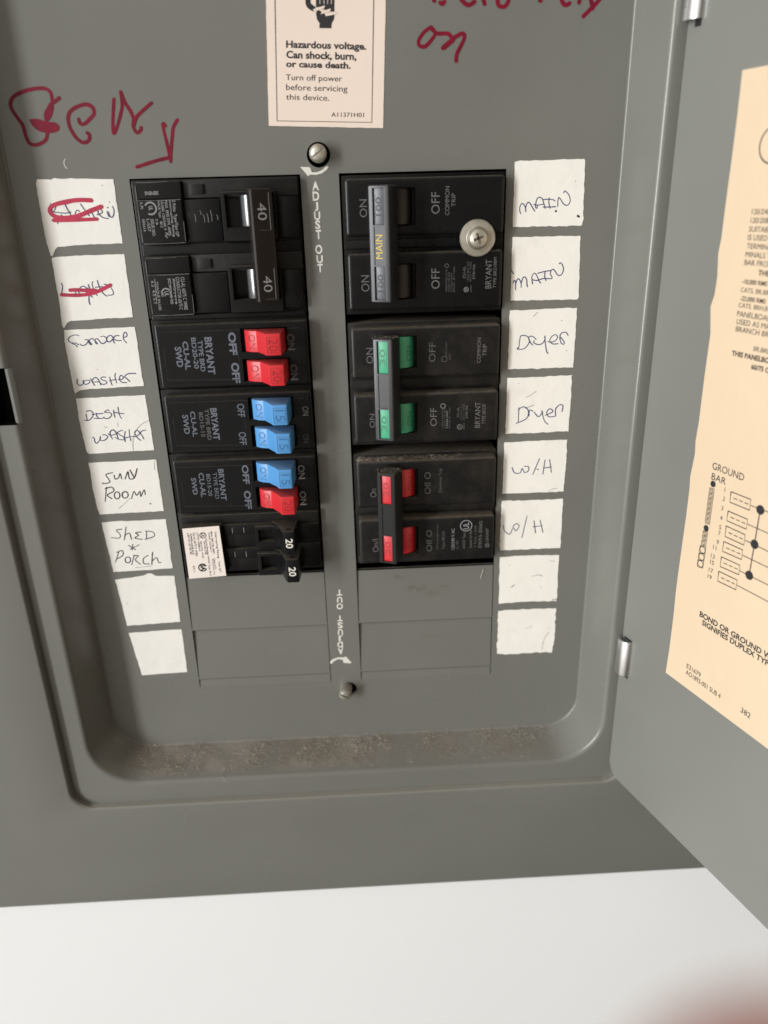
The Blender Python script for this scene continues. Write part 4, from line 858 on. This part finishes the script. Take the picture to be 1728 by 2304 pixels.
for t, x, y, bo in (('120/240 VOLT', 808, 1040, .0), ('120/208 VOLT', 800, 1093, .0), ('SUITABLE', 790, 1148, 0), ('IS USED AS', 783, 1200, 0), ('TERMINALS', 777, 1253, 0), ('MINALS TO', 768, 1305, 0), ('BAR FROM', 762, 1355, 0), ('THE', 848, 1420, .02), ('-10,000 RMS', 745, 1475, .015), ('CATS. BR,BRH', 738, 1527, 0), ('-22,000 RMS', 735, 1580, .015), ('CATS. BRH,B', 725, 1622, 0), ('PANELBOARD', 716, 1673, 0), ('USED AS MAIN', 713, 1722, 0), ('BRANCH BREAKER', 708, 1768, 0), ('BR,BRD', 818, 1893, 0), ('THIS PANELBOARD', 683, 1918, .03), ('60/75 C', 803, 2003, .03)):
    dtext(t, zJ, x, y - 17, y + 17, 1, bo)
dtext('GROUND', zK, 562, 383, 428, 1, .0, dw(zK, 562, 770, 430)); dtext('BAR', zK, 557, 450, 492, 1, .0, dw(zK, 557, 650, 480))
dtext('BOND OR GROUND WHERE', zK, 483, 1308, 1345, 1, .025); dtext('SIGNIFIES DUPLEX TYPE', zK, 498, 1362, 1398, 1, .025)
dtext('E31679', zK, 402, 1635, 1665, 1, .0, dw(zK, 402, 497, 1670)); dtext('AO1893-001 SUB 4', zK, 397, 1672, 1703, 1, .0, dw(zK, 397, 637, 1750)); dtext('382', zK, 738, 1905, 1940, 1, .0)
for t, x, y in (('1', 638, 555), ('2', 627, 610), ('3', 618, 670), ('4', 610, 728), ('5', 604, 788), ('7', 598, 825), ('9', 588, 880), ('11', 567, 912), ('13', 553, 965), ('15', 548, 1003), ('17', 540, 1052), ('19', 533, 1092)):
    dtext(t, zK, x, y - 14, y + 14)
def dl_(pts, w_=.012, k=0): pm.ribbon([atdoor(*p) for p in Z(*zK, pts)], w_, E_ + .001 * k, 'ink', False, None, 0)
def dd(x, y, r_): a = atdoor(*Z(*zK, [(x, y)])[0]); pm.disc(a[0], a[1], r_, E_ + .0005, 'ink', 18)
for (a, b_, c, d_) in (((680, 570), (803, 618), (795, 685), (672, 635)), ((662, 690), (783, 742), (775, 803), (653, 750)), ((650, 783), (768, 838), (760, 902), (642, 848)), ((635, 880), (752, 932), (745, 992), (626, 940)), ((620, 975), (735, 1028), (728, 1086), (612, 1035)), ((604, 1065), (718, 1120), (710, 1180), (596, 1125))):
    dl_([a, b_, c, d_, a], .013)
    m0 = ((a[0] + d_[0]) / 2, (a[1] + d_[1]) / 2); m1 = ((b_[0] + c[0]) / 2, (b_[1] + c[1]) / 2)
    for t0, t1 in ((.17, .34), (.46, .62), (.74, .9)): dl_([(m0[0] + (m1[0] - m0[0]) * t, m0[1] + (m1[1] - m0[1]) * t) for t in (t0, t1)], .011, 1)
for a, b_ in (((803, 655), (960, 715)), ((783, 772), (960, 850)), ((768, 872), (960, 965)), ((752, 965), (960, 1065)), ((735, 1062), (960, 1175)), ((718, 1152), (960, 1280))): dl_([a, b_], .010, 1)
dl_([(862, 683), (826, 897), (793, 1090)], .014, 2)
for x, y in ((862, 683), (826, 897), (793, 1090)): dd(x, y, .062)
dd(568, 522, .045); dd(525, 797, .045)
def strip(x0, y0, x1, y1, n_, wpx, shape):
    for k in range(n_):
        t0, t1 = k / n_, (k + 1) / n_
        ax, ay = x0 + (x1 - x0) * t0, y0 + (y1 - y0) * t0; bx2, by2 = x0 + (x1 - x0) * t1, y0 + (y1 - y0) * t1
        dl_([(ax, ay), (ax + wpx, ay + wpx * .3), (bx2 + wpx, by2 + wpx * .3), (bx2, by2), (ax, ay)], .010)
        cx_, cy_ = (ax + bx2) / 2 + wpx / 2, (ay + by2) / 2 + wpx * .15
        a = atdoor(*Z(*zK, [(cx_, cy_)])[0]); pm.ring(a[0], a[1], .022 * shape, .010, E_ + .001, 'ink', 14)
strip(548, 545, 518, 765, 7, 28, 1.0); strip(508, 812, 494, 900, 3, 28, 1.0); strip(488, 905, 468, 1035, 3, 36, 2.2)
a = atdoor(1742, 325); b_ = atdoor(1742, 282); pm.ring(a[0], a[1], abs(b_[1] - a[1]), .016, E_, 'ink', 36)
dd(672, -312 + 2213 * 0 + 0, .0) if False else None
add(do, pm)

# ------------------------------------------------------------------ dust and lint lying in the dish
ln = MB()
def fibre(x, z, d, L_, w_):
    a = random.uniform(0, math.pi * 2); el_ = random.uniform(-.3, .9)
    dx, dz, dd_ = math.cos(a) * math.cos(el_), math.sin(el_) * .7, math.sin(a) * math.cos(el_)
    p = []; cx_, cz_ = random.uniform(-1, 1), random.uniform(-1, 1)
    for k in range(5):
        t = k / 4; b_ = t * t * L_ * .7
        p.append((x + dx * L_ * t + cx_ * b_, z + max(dz * L_ * t, -.02) + cz_ * b_ * .4, d + dd_ * L_ * t))
    V = []
    for k, q in enumerate(p):
        r_ = w_ * (1 - .6 * k / 4)
        V += [(q[0] - r_, q[1], q[2]), (q[0] + r_ * .5, q[1] + r_, q[2] + r_), (q[0] + r_ * .5, q[1] - r_, q[2] + r_)]
    Fs = []
    for k in range(4):
        for j in range(3): Fs.append((3 * k + j, 3 * k + (j + 1) % 3, 3 * k + 3 + (j + 1) % 3, 3 * k + 3 + j))
    ln.raw(V, Fs, 'lint')
WP = [(e, d) for e, d, r_ in prof[:18]]; WLn = [0.0]
for k in range(1, 18): WLn.append(WLn[-1] + math.dist(WP[k], WP[k - 1]))
def wall_pt(x, t):                                                       # a point on the lower wall of the dish, t 0..1 outwards
    q = t * WLn[-1]; i = 0
    while i < 16 and WLn[i + 1] < q: i += 1
    f_ = min((q - WLn[i]) / (WLn[i + 1] - WLn[i] + 1e-9), 1)
    return FB - (WP[i][0] + (WP[i + 1][0] - WP[i][0]) * f_), WP[i][1] + (WP[i + 1][1] - WP[i][1]) * f_
for px_, py_, sp, k in ((272, 1680, .20, 420), (305, 1700, .12, 160), (420, 1690, .10, 90), (447, 1690, .13, 220), (510, 1720, .10, 60), (400, 1715, .25, 160), (560, 1700, .13, 200), (590, 1680, .14, 160), (700, 1688, .14, 220), (740, 1670, .12, 120), (815, 1680, .17, 320), (860, 1670, .15, 200), (965, 1665, .11, 160), (1100, 1655, .11, 130), (1180, 1660, .16, 120), (1250, 1655, .2, 220), (330, 1660, .2, 200)):
    cx_ = at(px_, py_, .35)[0]; ct = min(max((py_ - 1655 + (px_ - 850) * .035) / 75, .1), .9)
    for _ in range(int(k * .55)):
        x = random.gauss(cx_, sp * .9); t_ = min(max(random.gauss(ct, .15), .03), .97); z, d = wall_pt(x, t_)
        fibre(x, z + .005 + abs(random.gauss(0, .012)), d, random.uniform(.02, .09), random.uniform(.0011, .0026))
for _ in range(700):
    x = random.uniform(-3.75, 3.3); t_ = random.uniform(.03, .85); z, d = wall_pt(x, t_)
    fibre(x, z + .002, d, random.uniform(.015, .05), random.uniform(.0012, .0024))
for _ in range(420):                                                     # fluff on the dusty 20 amp breaker
    x = .36 + 1.6 * random.random() ** 1.6; fibre(x, -4.075 + random.uniform(-.01, .012), random.uniform(-.02, .18), random.uniform(.012, .05), random.uniform(.001, .002))
for _ in range(140):
    x = random.uniform(.62, 1.0); fibre(x, random.choice((-4.14, -2.145)), random.uniform(.35, .55), random.uniform(.01, .03), .0012)
lo = ln.build('lint', None, 0); tag(lo, 'brown dust and lint caught along the bottom of the dish', 'dust', None, 'stuff')

# ------------------------------------------------------------------ fingertip of the photographer
def camp(x, y, z): v = CAMP + RIGHT * x + UP * y - FWD * z; return W(v)
hand = bpy.data.meshes.new('person')
J = [((1.62, -4.3, .9), .75)]
def add_j(p, r_): J.append((p, r_)); return len(J) - 1
E = []
kn = add_j((1.30, -3.1, .55), .55); E.append((0, kn))
def chain(root, pts):
    last = root
    for p, r_ in pts:
        k = add_j(p, r_); E.append((last, k)); last = k
chain(kn, [((1.02, -2.25, .05), .36), ((.80, -1.60, -.50), .29), ((.60, -1.10, -.82), .28), ((.45, -.735, -.82), .26), ((.41, -.575, -.82), .20)])
chain(0, [((2.4, -3.3, 1.2), .42), ((2.6, -2.6, 1.6), .33), ((2.3, -2.2, 2.1), .28)])
chain(0, [((2.2, -4.0, 1.5), .42), ((2.6, -3.6, 2.2), .33), ((2.3, -3.3, 2.7), .27)])
chain(0, [((1.7, -4.7, 1.7), .40), ((2.1, -4.5, 2.5), .30), ((1.9, -4.3, 3.0), .25)])
chain(0, [((.9, -4.4, 1.4), .42), ((.5, -4.2, 2.0), .33), ((.5, -3.9, 2.6), .27)])
chain(0, [((2.1, -6.2, 1.8), .9), ((2.6, -8.5, 3.0), 1.1)])
hand.from_pydata([camp(*p) for p, _ in J], E, [])
ph = bpy.data.objects.new('person', hand); COL.objects.link(ph); hand.materials.append(M['skin'])
md = ph.modifiers.new('skin', 'SKIN')
if not hand.skin_vertices: hand.skin_vertices.new()
for k, (p, r_) in enumerate(J): hand.skin_vertices[0].data[k].radius = (r_ * I, r_ * I)
hand.skin_vertices[0].data[0].use_root = True
sd = ph.modifiers.new('sub', 'SUBSURF'); sd.levels = 2; sd.render_levels = 2
dg = bpy.context.evaluated_depsgraph_get(); dg.update()
me = bpy.data.meshes.new_from_object(ph.evaluated_get(dg)); ph.modifiers.clear(); ph.data = me; me.name = 'person'
me.polygons.foreach_set('use_smooth', [True] * len(me.polygons))
if not me.materials: me.materials.append(M['skin'])
tag(ph, 'blurred pink fingertip close to the lens at the lower right corner', 'person')
